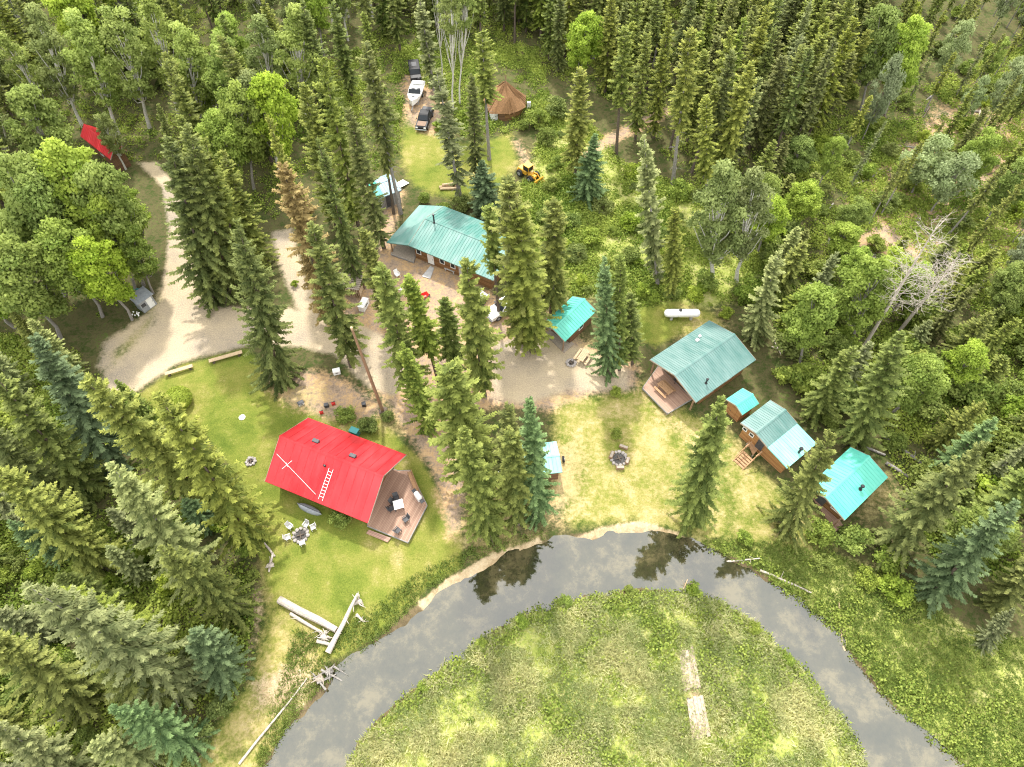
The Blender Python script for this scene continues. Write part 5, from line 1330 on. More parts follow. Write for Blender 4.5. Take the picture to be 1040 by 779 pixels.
# boat on its trailer
root, L = place('motor_boat', 'white motor boat with small windscreen standing on a trailer', 'boat', (417.5, 118), (428, 84))
SB = [(-3.2, 1.15, 1.0), (-2, 1.25, .98), (-.5, 1.28, 1.0), (1.0, 1.15, 1.08), (2.2, .8, 1.2), (3.0, .32, 1.32), (3.4, .02, 1.4)]
mb = MB(); vs = []; fs = []
for x, hw, zt in SB: vs += [(x, -hw, zt + .45), (x, -hw * .82, .85), (x, 0, .62 if x < 2 else .62 + (x - 2) * .35), (x, hw * .82, .85), (x, hw, zt + .45)]
for i in range(len(SB) - 1):
    for k in range(4): fs.append((i * 5 + k, i * 5 + 5 + k, i * 5 + 6 + k, i * 5 + 1 + k))
fs.append((4, 3, 2, 1, 0)); mb.add(vs, fs); mb.build('hull', 'white_metal', root)
mb = MB()
dv = [(x, -hw, zt + .44) for x, hw, zt in SB if x > .4] + [(x, hw, zt + .44) for x, hw, zt in reversed(SB) if x > .4]
mb.add(dv + [], [tuple(range(len(dv)))]); mb.build('foredeck', 'white_metal', root)
MB().box((-1.2, 0, 1.12), (3.2, 2.1, .08)).build('cockpit_floor', 'white_paint', root)
mb = MB(); mb.slab([(.35, -.95, 2.05), (.8, -1.05, 1.5), (.8, 1.05, 1.5), (.35, .95, 2.05)], .03); mb.build('windscreen', 'glass', root)
for y in (-.5, .5): MB().box((-.5, y, 1.42), (.55, .55, .5), bev=.08).build('seat', 'dark_grey', root)
MB().box((-2.6, 0, 1.45), (.7, 1.9, .4), bev=.08).build('stern_bench', 'white_paint', root)
MB().box((1.9, 0, 1.64), (.55, .5, .05), bev=.02).build('hatch', 'dark_grey', root)
mt = MB(); mt.box((-3.55, 0, 1.5), (.55, .45, .6), bev=.1); mt.box((-3.5, 0, .95), (.2, .14, .7)); mt.build('outboard_motor', 'black_metal', root)
rt, L = place('boat_trailer', 'metal trailer under the white motor boat', 'trailer', (417, 120), (428, 84))
mb = MB(); mb.box((-.4, -.7, .5), (4.8, .1, .12)); mb.box((-.4, .7, .5), (4.8, .1, .12)); mb.box((2.9, 0, .5), (2.0, .1, .12))
for x in (-2.4, -.8, .8, 1.95): mb.box((x, 0, .5), (.1, 1.4, .1))
mb.build('frame', 'grey_metal', rt); wheels(rt, [(-1.0, -.98), (-1.0, .98)], .34, .2); MB().box((3.9, 0, .5), (.25, .16, .12), bev=.03).build('hitch', 'black_metal', rt)
# yellow loader
root, L = place('wheel_loader', 'yellow wheel loader with cab parked in the green brush', 'loader', (548, 187), (526, 173))
mb = MB(); mb.box((-1.2, 0, 1.15), (2.2, 1.5, .9), bev=.12); mb.box((-2.2, 0, .9), (.4, 1.7, .8), bev=.1); mb.box((1.0, 0, .95), (1.7, 1.0, .5), bev=.1); mb.build('body', 'yellow', root)
mb = MB(); mb.box((-.2, 0, 2.75), (1.6, 1.5, .14), bev=.05); cb = mb.build('cab_roof', 'yellow', root); cb['label'] = 'pale yellow cab roof'
mb = MB()
for x in (-.85, .45):
    for y in (-.65, .65): mb.box((x, y, 2.15), (.09, .09, 1.1))
mb.build('cab_frame', 'yellow', root); MB().box((-.2, 0, 2.1), (1.2, 1.24, .9)).build('cab_glass', 'glass', root)
for s_ in (-1, 1): MB().tube([(.7, s_ * .45, 1.3), (1.7, s_ * .5, 1.5), (2.7, s_ * .5, .6)], [.12, .12, .1], 6).build('lift_arm', 'yellow', root)
mb = MB(); mb.side([(2.6, .15), (3.5, .1), (3.5, .16), (2.75, .25), (2.75, 1.0), (2.6, 1.1)], -1.2, 1.2); mb.build('bucket', 'yellow', root)
wheels(root, [(-1.5, -.95), (-1.5, .95), (1.2, -.95), (1.2, .95)], .68, .5)
MB().tube([(-1.6, .4, 1.5), (-1.6, .4, 2.3)], .06, 8).build('exhaust_pipe', 'black_metal', root)
root.scale = (.8, .8, .8)
# propane tank
a, b_ = G(674.5, 318, 1.0), G(711, 318, 1.0); c = (a + b_) / 2; dv = b_ - a
root = thing('propane_tank', 'long white propane tank lying on the grass behind the weathered green cabin', 'tank', (c.x, c.y, 0), math.atan2(dv.y, dv.x)); L = dv.length; h = L / 2
mb = MB(); xs = [-h, -h + .06, -h + .2, -h + .45, h - .45, h - .2, h - .06, h]; rs = [.05, .28, .45, .54, .54, .45, .28, .05]
mb.tube([(x, 0, 1.0) for x in xs], rs, 20); mb.build('vessel', 'white_metal', root, True)
MB().tube([(-.3, 0, 1.5), (-.3, 0, 1.72)], [.2, .18], 12).build('valve_dome', 'dark_grey', root)
for x in (-h * .55, h * .55): MB().box((x, 0, .27), (.3, .8, .6)).build('leg', 'concrete', root)

M['pale_plastic'] = solid('pale_plastic', (0.4, 0.39, 0.37), 0.6, var=0.15)
# ------------------------------------------------------------------ fires, seats, tables
def fire_pit(px, py, label, rad=.65, n=11):
    p = G(px, py); t = thing('fire_pit', label, 'fire pit', p); rr = random.Random(n)
    mb = MB()
    for k in range(n):
        a = 6.283 * k / n; mb.blob((rad * math.cos(a), rad * math.sin(a), .1), .2 * rr.uniform(.8, 1.2), k, (1, 1, .8))
    mb.build('stone_ring', 'stone', t)
    MB().tube([(0, 0, -.05), (0, 0, .05)], rad * .85, 14).build('ash_bed', 'char', t)
    mb = MB()
    for k in range(4): a = k * 1.6 + .3; mb.tube([(-.4 * math.cos(a), -.4 * math.sin(a), .1), (.35 * math.cos(a), .35 * math.sin(a), .22)], .06, 6)
    mb.build('firewood', 'bark', t)
    return t
fire_pit(305.5, 544, 'stone fire pit ringed by pale lawn chairs below the red cabin', .75)
fire_pit(628.5, 466, 'stone fire pit on dry grass in the middle clearing', .85, 13)
fire_pit(255, 469, 'tiny fire pit alone on the lawn left of the red cabin', .45, 9)
fire_pit(580, 369, 'round fire ring on gravel beside the porch cabin', .5, 10)
def lawn_chair(name, label, mat, leg='white_metal', group=None, cat='chair'):
    t = thing(name, label, cat, group=group)
    MB().box((0, 0, .4), (.56, .56, .06), bev=.02).build('seat', mat, t)
    MB().add([(-.28, .24, .42), (.28, .24, .42), (.28, .44, 1.0), (-.28, .44, 1.0), (-.28, .29, .42), (.28, .29, .42), (.28, .49, 1.0), (-.28, .49, 1.0)],
             [(0, 1, 2, 3), (7, 6, 5, 4), (0, 4, 5, 1), (3, 2, 6, 7), (0, 3, 7, 4), (1, 5, 6, 2)]).build('backrest', mat, t)
    for x in (-.26, .26):
        for y in (-.24, .24): MB().box((x, y, .19), (.05, .05, .38)).build('leg', leg, t)
        MB().box((x * 1.12, .02, .62), (.07, .6, .04)).build('armrest', leg, t)
    return t
def face(px, py, cx, cy, z=0):
    p = G(px, py, z); c = G(cx, cy, z); d = c - p
    return p, math.atan2(d.y, d.x) + math.pi / 2
ch0 = lawn_chair('lawn_chair', '', 'pale_plastic', group='chairs round the lawn fire pit')
for i, (px, py, lab) in enumerate([(295.5, 536, 'pale chair at the fire pit on the side nearest the forest corner of the cabin'), (293.5, 547, 'pale chair at the fire pit, on its forest side nearer the creek'), (308, 552.5, 'pale chair at the fire pit on the creek side'),
        (318.5, 537, 'pale chair at the fire pit closest to the bushy shrub'), (311.5, 534.5, 'pale chair at the fire pit straight below the cabin wall')]):
    p, rz = face(px, py, 305.5, 543.5); ch0.scale = (.88, .88, .88)
    if i == 0: ch0.location = p; ch0.rotation_euler = (0, 0, rz); ch0['label'] = lab
    else: dup(ch0, p, rz, lab)
dk = lawn_chair('deck_chair', '', 'dark_grey', 'black_metal', 'dark chairs on the red cabin deck')
for i, (px, py, cx, cy, lab) in enumerate([(398, 518, 404, 514.5, 'dark chair left of the white deck table'), (403, 508, 404.5, 514, 'dark chair behind the white deck table'), (400.5, 512, 405, 514, 'dark chair at the inner corner of the white deck table'),
        (412.5, 529, 404, 535, 'dark chair alone on the deck near its outer edge'), (404.5, 540, 410, 534, 'dark chair with light seat near the deck step')]):
    p, rz = face(px, py, cx, cy, .45)
    if i == 0: dk.location = p; dk.rotation_euler = (0, 0, rz); dk['label'] = lab
    else: dup(dk, p, rz, lab)
MBp = G(405, 540, .45)
p = G(405.5, 515, .45); t = thing('deck_table', 'white-topped square table on the red cabin deck', 'table', p, .3)
MB().box((0, 0, .73), (1.05, 1.05, .05), bev=.02).build('table_top', 'white_paint', t)
for x in (-.45, .45):
    for y in (-.45, .45): MB().box((x, y, .36), (.06, .06, .7)).build('leg', 'dark_grey', t)
p = G(425.5, 507, .45); t = thing('barbecue', 'white covered barbecue at the outer corner of the red cabin deck', 'barbecue', p, -.9)
mb = MB(); mb.tube([(-.5, 0, .95), (-.42, 0, .95), (.42, 0, .95), (.5, 0, .95)], [.12, .28, .28, .12], 10); mb.build('lid', 'white_metal', t); MB().box((0, 0, .5), (.75, .5, .7), bev=.04).build('cabinet', 'white_metal', t)
for x in (-.75, .75): MB().box((x, 0, .85), (.42, .45, .04)).build('side_shelf', 'dark_grey', t)
a, b_ = G(416, 481, .45), G(424, 501, .45); c = (a + b_) / 2; dv = b_ - a
t = thing('deck_bench', 'long brown bench along the edge of the red cabin deck', 'bench', (c.x, c.y, .45), math.atan2(dv.y, dv.x))
MB().box((0, 0, .43), (dv.length, .45, .06), bev=.02).build('seat', 'timber', t); MB().box((0, .26, .72), (dv.length, .06, .5), bev=.02).build('backrest', 'timber', t)
for x in (-.42, 0, .42): MB().box((x * dv.length, 0, .2), (.1, .4, .4)).build('leg', 'timber', t)
def picnic(px, py, ang, label, z=0, mat='timber'):
    p = G(px, py, z); t = thing('picnic_table', label, 'picnic table', p, ang, 'picnic tables')
    mb = MB()
    for i in range(4): mb.box((0, -.33 + .22 * i, .74), (1.95, .2, .05))
    mb.build('table_top', mat, t)
    for s_ in (-1, 1):
        MB().box((0, s_ * .78, .44), (1.95, .28, .05)).build('bench', mat, t)
        mb = MB(); mb.box((s_ * .7, 0, .42), (.08, 1.7, .09)); mb.box((s_ * .7, 0, .68), (.08, .8, .09))
        for q in (-1, 1): mb.tube([(s_ * .7, q * .7, 0), (s_ * .7, q * .25, .72)], .05, 4)
        mb.build('leg_frame', mat, t)
    return t
av = (wc.ux.y, wc.ux.x)
picnic(674.5, 397, math.atan2(wc.uy.y, wc.uy.x), 'picnic table on the deck of the weathered green cabin', .5)
picnic(592, 364, 1.0, 'picnic table on gravel right of the porch cabin', 0, 'peeled')
p = G(686, 388, .5); t = thing('kettle_grill', 'black grill on the picnic deck against the cabin wall', 'grill', p)
MB().blob((0, 0, .85), .36, 1, (1, 1, .75), 12, 6, 0).build('bowl', 'black_metal', t, True)
for k in range(3): MB().tube([(.3 * math.cos(k * 2.1), .3 * math.sin(k * 2.1), 0), (.12 * math.cos(k * 2.1), .12 * math.sin(k * 2.1), .7)], .03, 5).build('leg', 'black_metal', t)
# antenna mast and roof ladder on the red roof
fz = 3.05
def on_roof(h_, px, py, lift=.08):
    z = h_.ze + 1
    for _ in range(14):
        x, y, _z = h_.loc(px, py, z); z = h_.roof_z(y)
    w = h_.ctr.to_2d() + h_.ux * x + h_.uy * y
    return Vector((w.x, w.y, z + lift))
q0, q1 = on_roof(rc_, 336.5, 476.5), on_roof(rc_, 325.5, 508)
t = thing('roof_ladder', 'white ladder lying on the slope of the red roof', 'ladder', q0); dv = q1 - q0; sd_ = dv.cross(Vector((0, 0, 1))).normalized() * .24
mb = MB(); mb.tube([sd_, dv + sd_], .028, 5); mb.tube([-sd_, dv - sd_], .028, 5); mb.build('rail', 'white_metal', t)
mb = MB(); nn = int(dv.length / .32)
for i in range(1, nn): mb.tube([dv * (i / nn) + sd_, dv * (i / nn) - sd_], .028, 5)
mb.build('rung', 'white_metal', t)
q0 = on_roof(rc_, 320.5, 502, 0)
_, Hm, ax = fit(281, 461, 320.5, 502)
t = thing('antenna_mast', 'thin white aerial mast with crossed arms on the red roof', 'antenna', q0)
d0 = (G(281, 461, 0) - Vector((0, 0, CH))).normalized(); s_ = (Vector((0, 0, q0.z + 4.6)).z - CH) / d0.z
tip = Vector((0, 0, CH)) + d0 * s_ - q0
if tip.to_2d().length > 2.4: pass
MB().tube([Vector((0, 0, 0)), tip], .026, 6).build('mast', 'white_metal', t)
k = tip * .74; u_ = tip.normalized().cross(Vector((0, 1, 0))).normalized(); v_ = tip.normalized().cross(u_)
mb = MB()
for w in (u_ + v_, u_ - v_): w = w.normalized() * .62; mb.tube([k - w, k + w], .024, 5)
mb.build('cross_arm', 'white_metal', t)
# bare pole by the yard
B, H, ax = fit(357, 333, 389, 418)
t = thing('bare_pole', 'bare brown wooden pole standing between yard and red cabin', 'pole', B)
mb = MB(); mb.tube([Vector((0, 0, -.3)), ax * H * .5, ax * H], [.21, .17, .12], 10); mb.build('shaft', 'pole', t)
mb = MB(); mb.blob((0, 0, .08), .55, 5, (1, 1, .45), 9, 5, .3); mb.build('footing_mound', 'bark', t)
MB().tube([ax * (H - .25), ax * H * 1.005], .135, 8).build('cap', 'peeled', t)

# ------------------------------------------------------------------ logs and driftwood
def log(px0, py0, px1, py1, r0, r1, label, mat='bleached', z0=None, z1=None, group=None, name='log', bends=3, stubs=4, cat='log'):
    z0 = r0 if z0 is None else z0; z1 = r1 if z1 is None else z1
    a = G(px0, py0, z0); b_ = G(px1, py1, z1); a.z += gz(a.x, a.y); b_.z += gz(b_.x, b_.y); rr = random.Random(int(px0 * 7 + py0)); d = b_ - a
    t = bpy.data.objects.new(name, None); COL.objects.link(t); t.location = (a.x, a.y, a.z); tag(t, label, cat, group); t.empty_display_size = .2
    pts = []; n = bends + 2
    for i in range(n):
        k = i / (n - 1); q = d * k
        if 0 < i < n - 1: q = q + Vector((rr.uniform(-1, 1), rr.uniform(-1, 1), 0)) * d.length * .012
        pts.append(q)
    mb = MB(); mb.tube(pts, [(r0 + (r1 - r0) * i / (n - 1)) * rr.uniform(.94, 1.06) for i in range(n)], 9); mb.build('trunk', mat, t)
    if stubs:
        sb = MB()
        for i in range(stubs):
            k = rr.uniform(.2, .95); p_ = d * k; w = Vector((rr.uniform(-1, 1), rr.uniform(-1, 1), rr.uniform(.1, .9))).normalized()
            sb.tube([p_, p_ + w * rr.uniform(.3, .9)], [r1 * .45, .015], 5)
        sb.build('branch_stub', mat, t)
    return t
def split_bench(px0, py0, px1, py1, label):
    a, b_ = G(px0, py0), G(px1, py1); c = (a + b_) / 2; d = b_ - a
    t = thing('log_bench', label, 'log bench', c, math.atan2(d.y, d.x), 'log benches'); L = d.length
    mb = MB(); n = 9; prof = [(.26 * math.cos(math.pi + math.pi * i / (n - 1)), .5 + .24 * math.sin(math.pi + math.pi * i / (n - 1))) for i in range(n)]
    vs = [(-L / 2, y, z) for y, z in prof] + [(L / 2, y, z) for y, z in prof]
    mb.add(vs, [tuple(range(n - 1, -1, -1)), tuple(range(n, 2 * n))] + [(i, (i + 1) % n, (i + 1) % n + n, i + n) for i in range(n)]); mb.build('seat', 'peeled', t)
    for x in (-.38, .38): MB().tube([(x * L, -.25, .14), (x * L, .25, .14)], .16, 8).build('leg', 'bark', t)
split_bench(169, 382, 197, 373.5, 'split log bench beside the round bush'); split_bench(213.5, 369, 247, 359.5, 'split log bench near the broad spruce')
log(283.5, 609, 342, 640, .38, .3, 'thick pale driftwood log lying across the lower lawn', bends=2, stubs=3)
log(295, 623, 336, 649, .17, .12, 'thin pale driftwood log beside the thick one', stubs=7)
log(333, 663, 363.5, 602.5, .30, .12, 'bleached driftwood trunk crossing the thick one, tip raised', z1=.9, stubs=5)
log(322, 651, 340, 656, .2, .14, 'short bleached log end under the crossing trunk', stubs=2)
log(362, 624, 370, 632, .16, .08, 'gnarled pale root piece on the bank', stubs=5)
log(243, 776, 312, 689, .12, .07, 'long thin pale rail pole along the sandy bank', stubs=0)
log(258, 534, 268, 552, .13, .12, 'pale rail log at the west lawn edge, uppermost', stubs=1); log(267, 550, 279, 565, .12, .11, 'pale rail log at the west lawn edge, middle one', stubs=1); log(277, 563, 273, 581, .12, .1, 'pale rail log at the west lawn edge, lowest', stubs=1)
for i, (a, b_, c, d_) in enumerate([(318, 690, 338, 676), (322, 694, 340, 684), (326, 680, 346, 690), (330, 700, 318, 684), (338, 676, 348, 682)]):
    log(a, b_, c, d_, .11, .06, 'grey driftwood stick in the tangle at the water edge below the lawn', group='driftwood tangle', z0=.2 + .1 * i, z1=.15 + .12 * (i % 3), stubs=3, mat='grey_bark')
log(738, 568, 772, 567, .11, .06, 'pale branch jutting over the creek bend', z0=.3, z1=.5, stubs=5); log(772, 579, 824, 602, .13, .09, 'fallen pale pole on the bank right of the creek bend', stubs=1)
log(694, 600, 700, 586, .08, .05, 'short dead stick standing at the meadow tip', z1=.8, stubs=3, mat='peeled')
log(896, 442, 943, 475, .22, .16, 'long grey fallen log behind the lowest turquoise cabin, upper one', 'grey_bark', stubs=3); log(900, 470, 932, 489, .22, .15, 'grey fallen log behind the lowest turquoise cabin, lower one', 'grey_bark', stubs=3)
log(877, 453, 899, 462, .18, .13, 'dark fallen log right behind the turquoise roof', 'grey_bark', stubs=2)
log(858, 655, 860, 660, .12, .1, 'short stump of wood in the bank grass', 'peeled', stubs=0)
log(852, 612, 858, 660, .09, .06, 'thin pale stick on the right bank', 'peeled', stubs=2)
for i, (a, b_, c, d_) in enumerate([(783, 352, 800, 357), (786, 346, 793, 360), (798, 350, 806, 360)]): log(a, b_, c, d_, .08, .04, 'pale stick of the brush pile beside the weathered green cabin', 'bleached', group='brush pile', z0=.2, z1=.3, stubs=4)
log(572, 182, 592, 196, .16, .08, 'pale dead branch lying in the brush below the loader', stubs=8); log(586, 202, 616, 222, .14, .06, 'grey dead branch lower in the brush', 'grey_bark', stubs=8); log(592, 226, 604, 230, .12, .06, 'short rusty dead branch in the brush', 'pole', stubs=5)
for i, (a, b_, c, d_) in enumerate([(446, 190, 466, 188), (447, 192, 465, 191), (449, 188, 463, 186)]): log(a, b_, c, d_, .2, .18, 'log of the small woodpile on the grass behind the lodge', 'peeled', group='woodpile behind the lodge', z0=.2 + .3 * (i == 2), z1=.2 + .3 * (i == 2), stubs=0)
def roots(px, py, label, n, spread, seed, mat='bleached'):
    p = G(px, py); p.z = gz(p.x, p.y); t = thing('driftwood_root', label, 'driftwood', p, 0, 'driftwood roots'); q = random.Random(seed); mb = MB()
    mb.blob((0, 0, .25), .32, seed, (1.2, .9, .9), 9, 6, .35); mb.build('root_ball', mat, t, True); mb = MB()
    for i in range(n):
        a = q.uniform(0, 6.28); L = spread * q.uniform(.5, 1.2); z = q.uniform(.15, .6)
        mb.tube([(0, 0, .25), (math.cos(a) * L * .5, math.sin(a) * L * .5, .25 + z * .6), (math.cos(a + q.uniform(-.5, .5)) * L, math.sin(a + q.uniform(-.5, .5)) * L, .1 + z * q.uniform(.2, 1.1))], [.11, .07, .02], 5)
    mb.build('roots', mat, t)
roots(364, 612, 'bleached root crown at the raised tip of the crossing driftwood', 9, 1.0, 31)
roots(334, 682, 'weathered root crown in the tangle at the water edge', 7, .8, 32, 'grey_bark'); roots(326, 690, 'second weathered root crown in the tangle, nearer the sandy patch', 7, .8, 33, 'old_timber')
roots(276, 575, 'small pale root lump at the end of the rail logs', 6, .6, 34); roots(256, 540, 'pale root lump under the long leaning spruce', 6, .6, 35); roots(330, 648, 'gnarled roots where the driftwood logs meet', 9, .9, 36)
rr = random.Random(12)
for i in range(80):                                   # deadfall in the open wood at the top right
    for _ in range(50):
        px, py = rr.uniform(800, 1035), rr.uniform(60, 290)
        if px > 830 + (290 - py) * .1: break
    an = rr.uniform(0, 3.14); l_ = rr.uniform(9, 24)
    log(px, py, px + l_ * math.cos(an), py + l_ * .6 * math.sin(an), .15, .07, 'grey fallen stem among the slash at the top right', rr.choice(['grey_bark', 'bleached', 'bark']), group='deadfall in the slash', stubs=4, bends=1, name='fallen_stem')
for i in range(22):
    px, py = rr.uniform(5, 235), rr.uniform(520, 740); an = rr.uniform(0, 3.14); l_ = rr.uniform(14, 34)
    if px > 150 and py < 560: continue
    log(px, py, px + l_ * math.cos(an), py + l_ * .7 * math.sin(an), .13, .06, 'grey fallen stem on the floor of the left forest', 'grey_bark', group='deadfall in the left forest', stubs=5, bends=1, name='fallen_stem')
for a, b_, c, lab in [(633, 455, 1.0, 'seat log on the upper right of the middle fire pit'), (629.5, 476, .9, 'seat log below the middle fire pit'), (621, 463, .9, 'seat log left of the middle fire pit'), (637, 469, .8, 'seat log right of the middle fire pit')]:
    p = G(a, b_); q = G(628.5, 466); d = (q - p); an = math.atan2(d.y, d.x) + 1.57
    t = thing('seat_log', lab, 'seat log', p, an); MB().tube([(-c / 2, 0, .22), (c / 2, 0, .22)], .21, 10).build('trunk', 'pole', t); MB().box((0, 0, .43), (c * .9, .3, .03)).build('seat_face', 'old_timber', t)
def boards(quad, label, seed):
    z = .2; P_ = [G(x, y, z) for x, y in quad]; c = sum(P_, Vector((0, 0, 0))) / 4; zb = gz(c.x, c.y); q = random.Random(seed)
    t = thing('boardwalk', label, 'boardwalk', (c.x, c.y, zb), 0, 'boardwalk sections'); A, B, C, D = [p - Vector((c.x, c.y, 0)) for p in P_]
    n = 5; mb = MB()
    for i in range(n):
        a0, a1 = (i + .03) / n, (i + .97) / n; dz = Vector((0, 0, q.uniform(-.03, .03))); e0, e1 = q.uniform(-.04, .05), 1 + q.uniform(-.06, .04)
        w = lambda k, u: A.lerp(B, k).lerp(D.lerp(C, k), u)
        mb.slab([w(a0, e1) + dz, w(a0, e0) + dz, w(a1, e0) + dz, w(a1, e1) + dz][::1], .06)
    mb.build('planks', 'pale_boards', t)
    for k in (.12, .88): 
        a, b_ = A.lerp(B, k), D.lerp(C, k); MB().tube([a - Vector((0, 0, .2)), b_ - Vector((0, 0, .2))], .12, 6).build('bearer', 'grey_bark', t)
M['pale_boards'] = solid('pale_boards', (0.34, 0.27, 0.215), 0.85, var=0.3, scale=4)
boards([(690, 661), (704, 657), (712, 699), (694, 702)], 'weathered pale plank section in the meadow, the one nearer the water', 1)
boards([(697, 709), (714, 706), (722, 747), (703, 752)], 'weathered pale plank section in the meadow, the one farther from the water', 2)
# bleached dead trees on the right
def dead_tree(tx, ty, bx, by, label, spread, seed, n=95):
    B, H, ax = fit(tx, ty, bx, by); ax = Vector((ax.x, ax.y, ax.z)); rr = random.Random(seed)
    t = thing('dead_tree', label, 'dead tree', B); mb = MB(); mb.tube([Vector((0, 0, -.2)), ax * H * .5, ax * H], [.24, .17, .04], 8); mb.build('trunk', 'bleached', t)
    mb = MB()
    for i in range(n):
        k = rr.uniform(.42, 1); p = ax * H * k; a = rr.uniform(0, 6.28); L = spread * (1.15 - k * .6) * rr.uniform(.5, 1.2)
        q = p + Vector((math.cos(a) * L * .6, math.sin(a) * L * .6, L * .25)); e_ = p + Vector((math.cos(a) * L, math.sin(a) * L, L * rr.uniform(.2, .7)))
        mb.tube([p, q, e_], [.028, .018, .007], 4)
        for j in range(5):
            w = q.lerp(e_, rr.random()); mb.tube([w, w + Vector((rr.uniform(-1, 1), rr.uniform(-1, 1), rr.uniform(-.2, .8))) * .9], [.016, .006], 3)
    mb.build('branches', 'bleached', t)
dead_tree(950, 232, 874, 358, 'bleached leafless tree with a spray of white branches, the taller one', 3.4, 3); dead_tree(972, 262, 912, 338, 'bleached leafless tree just right of the taller one', 3.0, 5)

# ------------------------------------------------------------------ small things about the yard
p = G(246, 424); t = thing('lawn_disc', 'flat white round cover set in the lawn', 'cover', p); MB().tube([(0, 0, 0), (0, 0, .06), (0, 0, .09)], [.38, .38, .32], 18).build('lid', 'white_paint', t); MB().box((0, 0, .11), (.18, .05, .04)).build('handle', 'grey_metal', t)
def can(px, py, label):
    t = thing('fuel_can', label, 'fuel can', G(px, py), .4, 'red fuel cans'); MB().box((0, 0, .26), (.42, .28, .5), bev=.06).build('body', 'red_plastic', t); MB().box((0, 0, .58), (.3, .05, .05)).build('handle', 'black_metal', t); MB().tube([(.14, 0, .5), (.2, 0, .66)], .05, 7).build('spout', 'black_metal', t)
can(327, 420, 'red fuel can on gravel behind the red roof, nearer the lawn'); can(339, 411, 'red fuel can on gravel behind the red roof, nearer the yard')
def bin_(name, px, py, w, d_, h_, mat, label, cat, rz=.2, lid='dark_grey'):
    t = thing(name, label, cat, G(px, py), rz); MB().box((0, 0, h_ / 2), (w, d_, h_), bev=.04).build('body', mat, t); MB().box((0, 0, h_ + .035), (w * 1.06, d_ * 1.06, .07), bev=.02).build('lid', lid, t); MB().box((0, -d_ * .56, h_ * .7), (w * .4, .05, .06)).build('handle', 'black_metal', t)
bin_('storage_bin', 361, 441, 1.0, .7, .9, 'aqua_plastic', 'teal storage bin behind the red roof', 'bin', -.4, 'aqua_plastic')
bin_('cooler', 342.5, 379, .85, .6, .6, 'white_paint', 'white cooler on gravel at the foot of the front yard spruce', 'cooler', .3, 'white_paint')
bin_('battery_box', 332, 413, .5, .4, .45, 'dark_grey', 'dark box between the two red fuel cans', 'box'); bin_('plastic_tub', 306, 410.5, .7, .5, .35, 'white_paint', 'small white tub under the broad spruce', 'tub', .6)
bin_('black_bucket', 370, 412, .45, .45, .5, 'black_metal', 'black bucket beside the bare pole', 'bucket'); bin_('water_tank', 503, 120, 1.6, 1.3, 1.2, 'white_paint', 'white water tank left of the brown hut', 'tank', .4, 'white_paint')
bin_('white_crate', 509, 481, .8, .6, .5, 'white_paint', 'white crate between the middle clump and the small shelter', 'crate', .3, 'white_paint'); bin_('freezer_chest', 370, 312, 1.7, .8, .9, 'white_paint', 'white chest freezer below the slatted woodshed', 'freezer', 1.3, 'white_paint')
bin_('meter_box', 537, 110, .6, .4, 1.1, 'white_paint', 'white meter box right of the brown hut', 'box', .1, 'grey_metal')
t = thing('wheelbarrow', 'red wheelbarrow standing in the sunny yard below the lodge', 'wheelbarrow', G(430, 304), .6)
mb = MB(); mb.add([(-.5, -.3, .4), (.5, -.22, .4), (.5, .22, .4), (-.5, .3, .4), (-.75, -.45, .8), (.8, -.38, .75), (.8, .38, .75), (-.75, .45, .8)], [(0, 1, 2, 3), (0, 4, 5, 1), (1, 5, 6, 2), (2, 6, 7, 3), (3, 7, 4, 0)]); mb.build('tray', 'red_plastic', t)
wheels(t, [(.85, .0)], .22, .12); MB().tube([(.85, .12, .22), (-.5, .3, .45), (-1.3, .32, .7)], .03, 5).build('handle', 'timber', t); MB().tube([(.85, -.12, .22), (-.5, -.3, .45), (-1.3, -.32, .7)], .03, 5).build('handle', 'timber', t)
MB().tube([(-.45, .28, 0), (-.45, .28, .45)], .03, 5).build('leg', 'dark_grey', t); MB().tube([(-.45, -.28, 0), (-.45, -.28, .45)], .03, 5).build('leg', 'dark_grey', t)
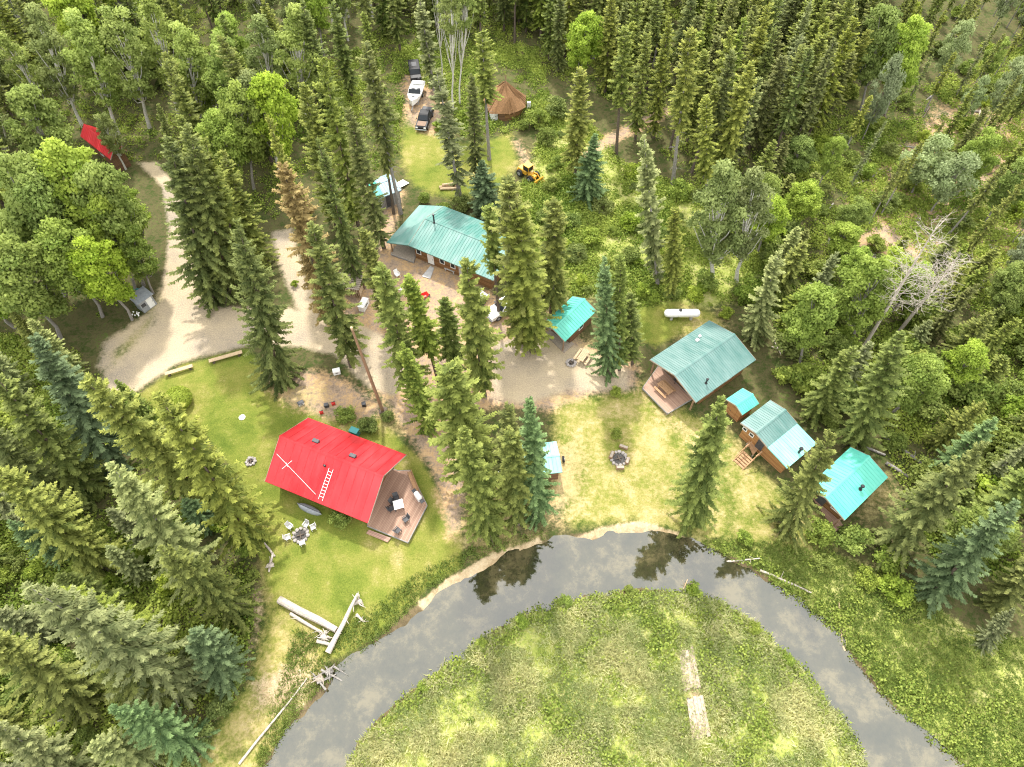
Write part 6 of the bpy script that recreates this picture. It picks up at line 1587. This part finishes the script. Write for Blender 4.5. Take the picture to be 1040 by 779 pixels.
# upturned canoe by the front wall, garden chairs and truck trailer by the lodge
a, b_ = G(306, 513, .3), G(322, 520, .3); c = (a + b_) / 2; dv = b_ - a
t = thing('upturned_canoe', 'grey upturned canoe lying below the front wall of the red cabin', 'canoe', (c.x, c.y, 0), math.atan2(dv.y, dv.x)); L = max(dv.length, 3.0)
mb = MB(); vs = []; fs = []; N_ = 9
for i in range(N_):
    k = -1 + 2 * i / (N_ - 1); w = .42 * (1 - k * k) ** .6 + .01
    for j in range(7): a_ = math.pi * j / 6; vs.append((k * L / 2, w * math.cos(a_), .05 + (.38 + .1 * k * k) * math.sin(a_) ** .8))
for i in range(N_ - 1):
    for j in range(6): fs.append((i * 7 + j, i * 7 + j + 1, i * 7 + 8 + j, i * 7 + 7 + j))
mb.add(vs, fs); mb.build('hull', 'grey_metal', t); MB().tube([(-L / 2, 0, .5), (0, 0, .46), (L / 2, 0, .5)], .03, 5).build('keel', 'dark_grey', t)
yc = lawn_chair('garden_chair', 'white garden chair in the yard below the lodge porch', 'white_paint'); p, rz = face(404, 281, 412, 290); yc.location = p; yc.rotation_euler = (0, 0, rz)
dup(yc, *face(409, 297, 414, 290), label='white garden chair in the yard between two row spruces')
root, L = place('utility_trailer', 'white utility trailer parked in front of the lodge end', 'trailer', (478, 312), (494, 300))
mb = MB(); mb.box((0, 0, .62), (2.6, 1.5, .08)); mb.build('floor', 'white_paint', root)
for y in (-.75, .75): MB().box((0, y, .85), (2.6, .06, .4)).build('side_panel', 'white_paint', root)
MB().box((2.0, 0, .55), (1.4, .1, .1)).build('drawbar', 'grey_metal', root); wheels(root, [(-.1, -.9), (-.1, .9)], .33, .2)
p = G(457, 276); t = thing('garden_bench', 'pale bench on the grass along the lodge front wall', 'bench', p, math.atan2(lg.ux.y, lg.ux.x))
MB().box((0, 0, .45), (1.6, .4, .06)).build('seat', 'concrete', t)
for x in (-.65, .65): MB().box((x, 0, .2), (.1, .36, .42)).build('leg', 'concrete', t)
t = thing('spare_wheel', 'dark wheel leaning at the edge of the small shelter roof', 'wheel', G(572, 468)); mb = MB(); mb.tube([(-.12, 0, .36), (.12, 0, .4)], .36, 14); mb.build('tyre', 'rubber', t); MB().tube([(-.14, 0, .36), (.14, 0, .4)], .18, 10).build('rim', 'grey_metal', t)
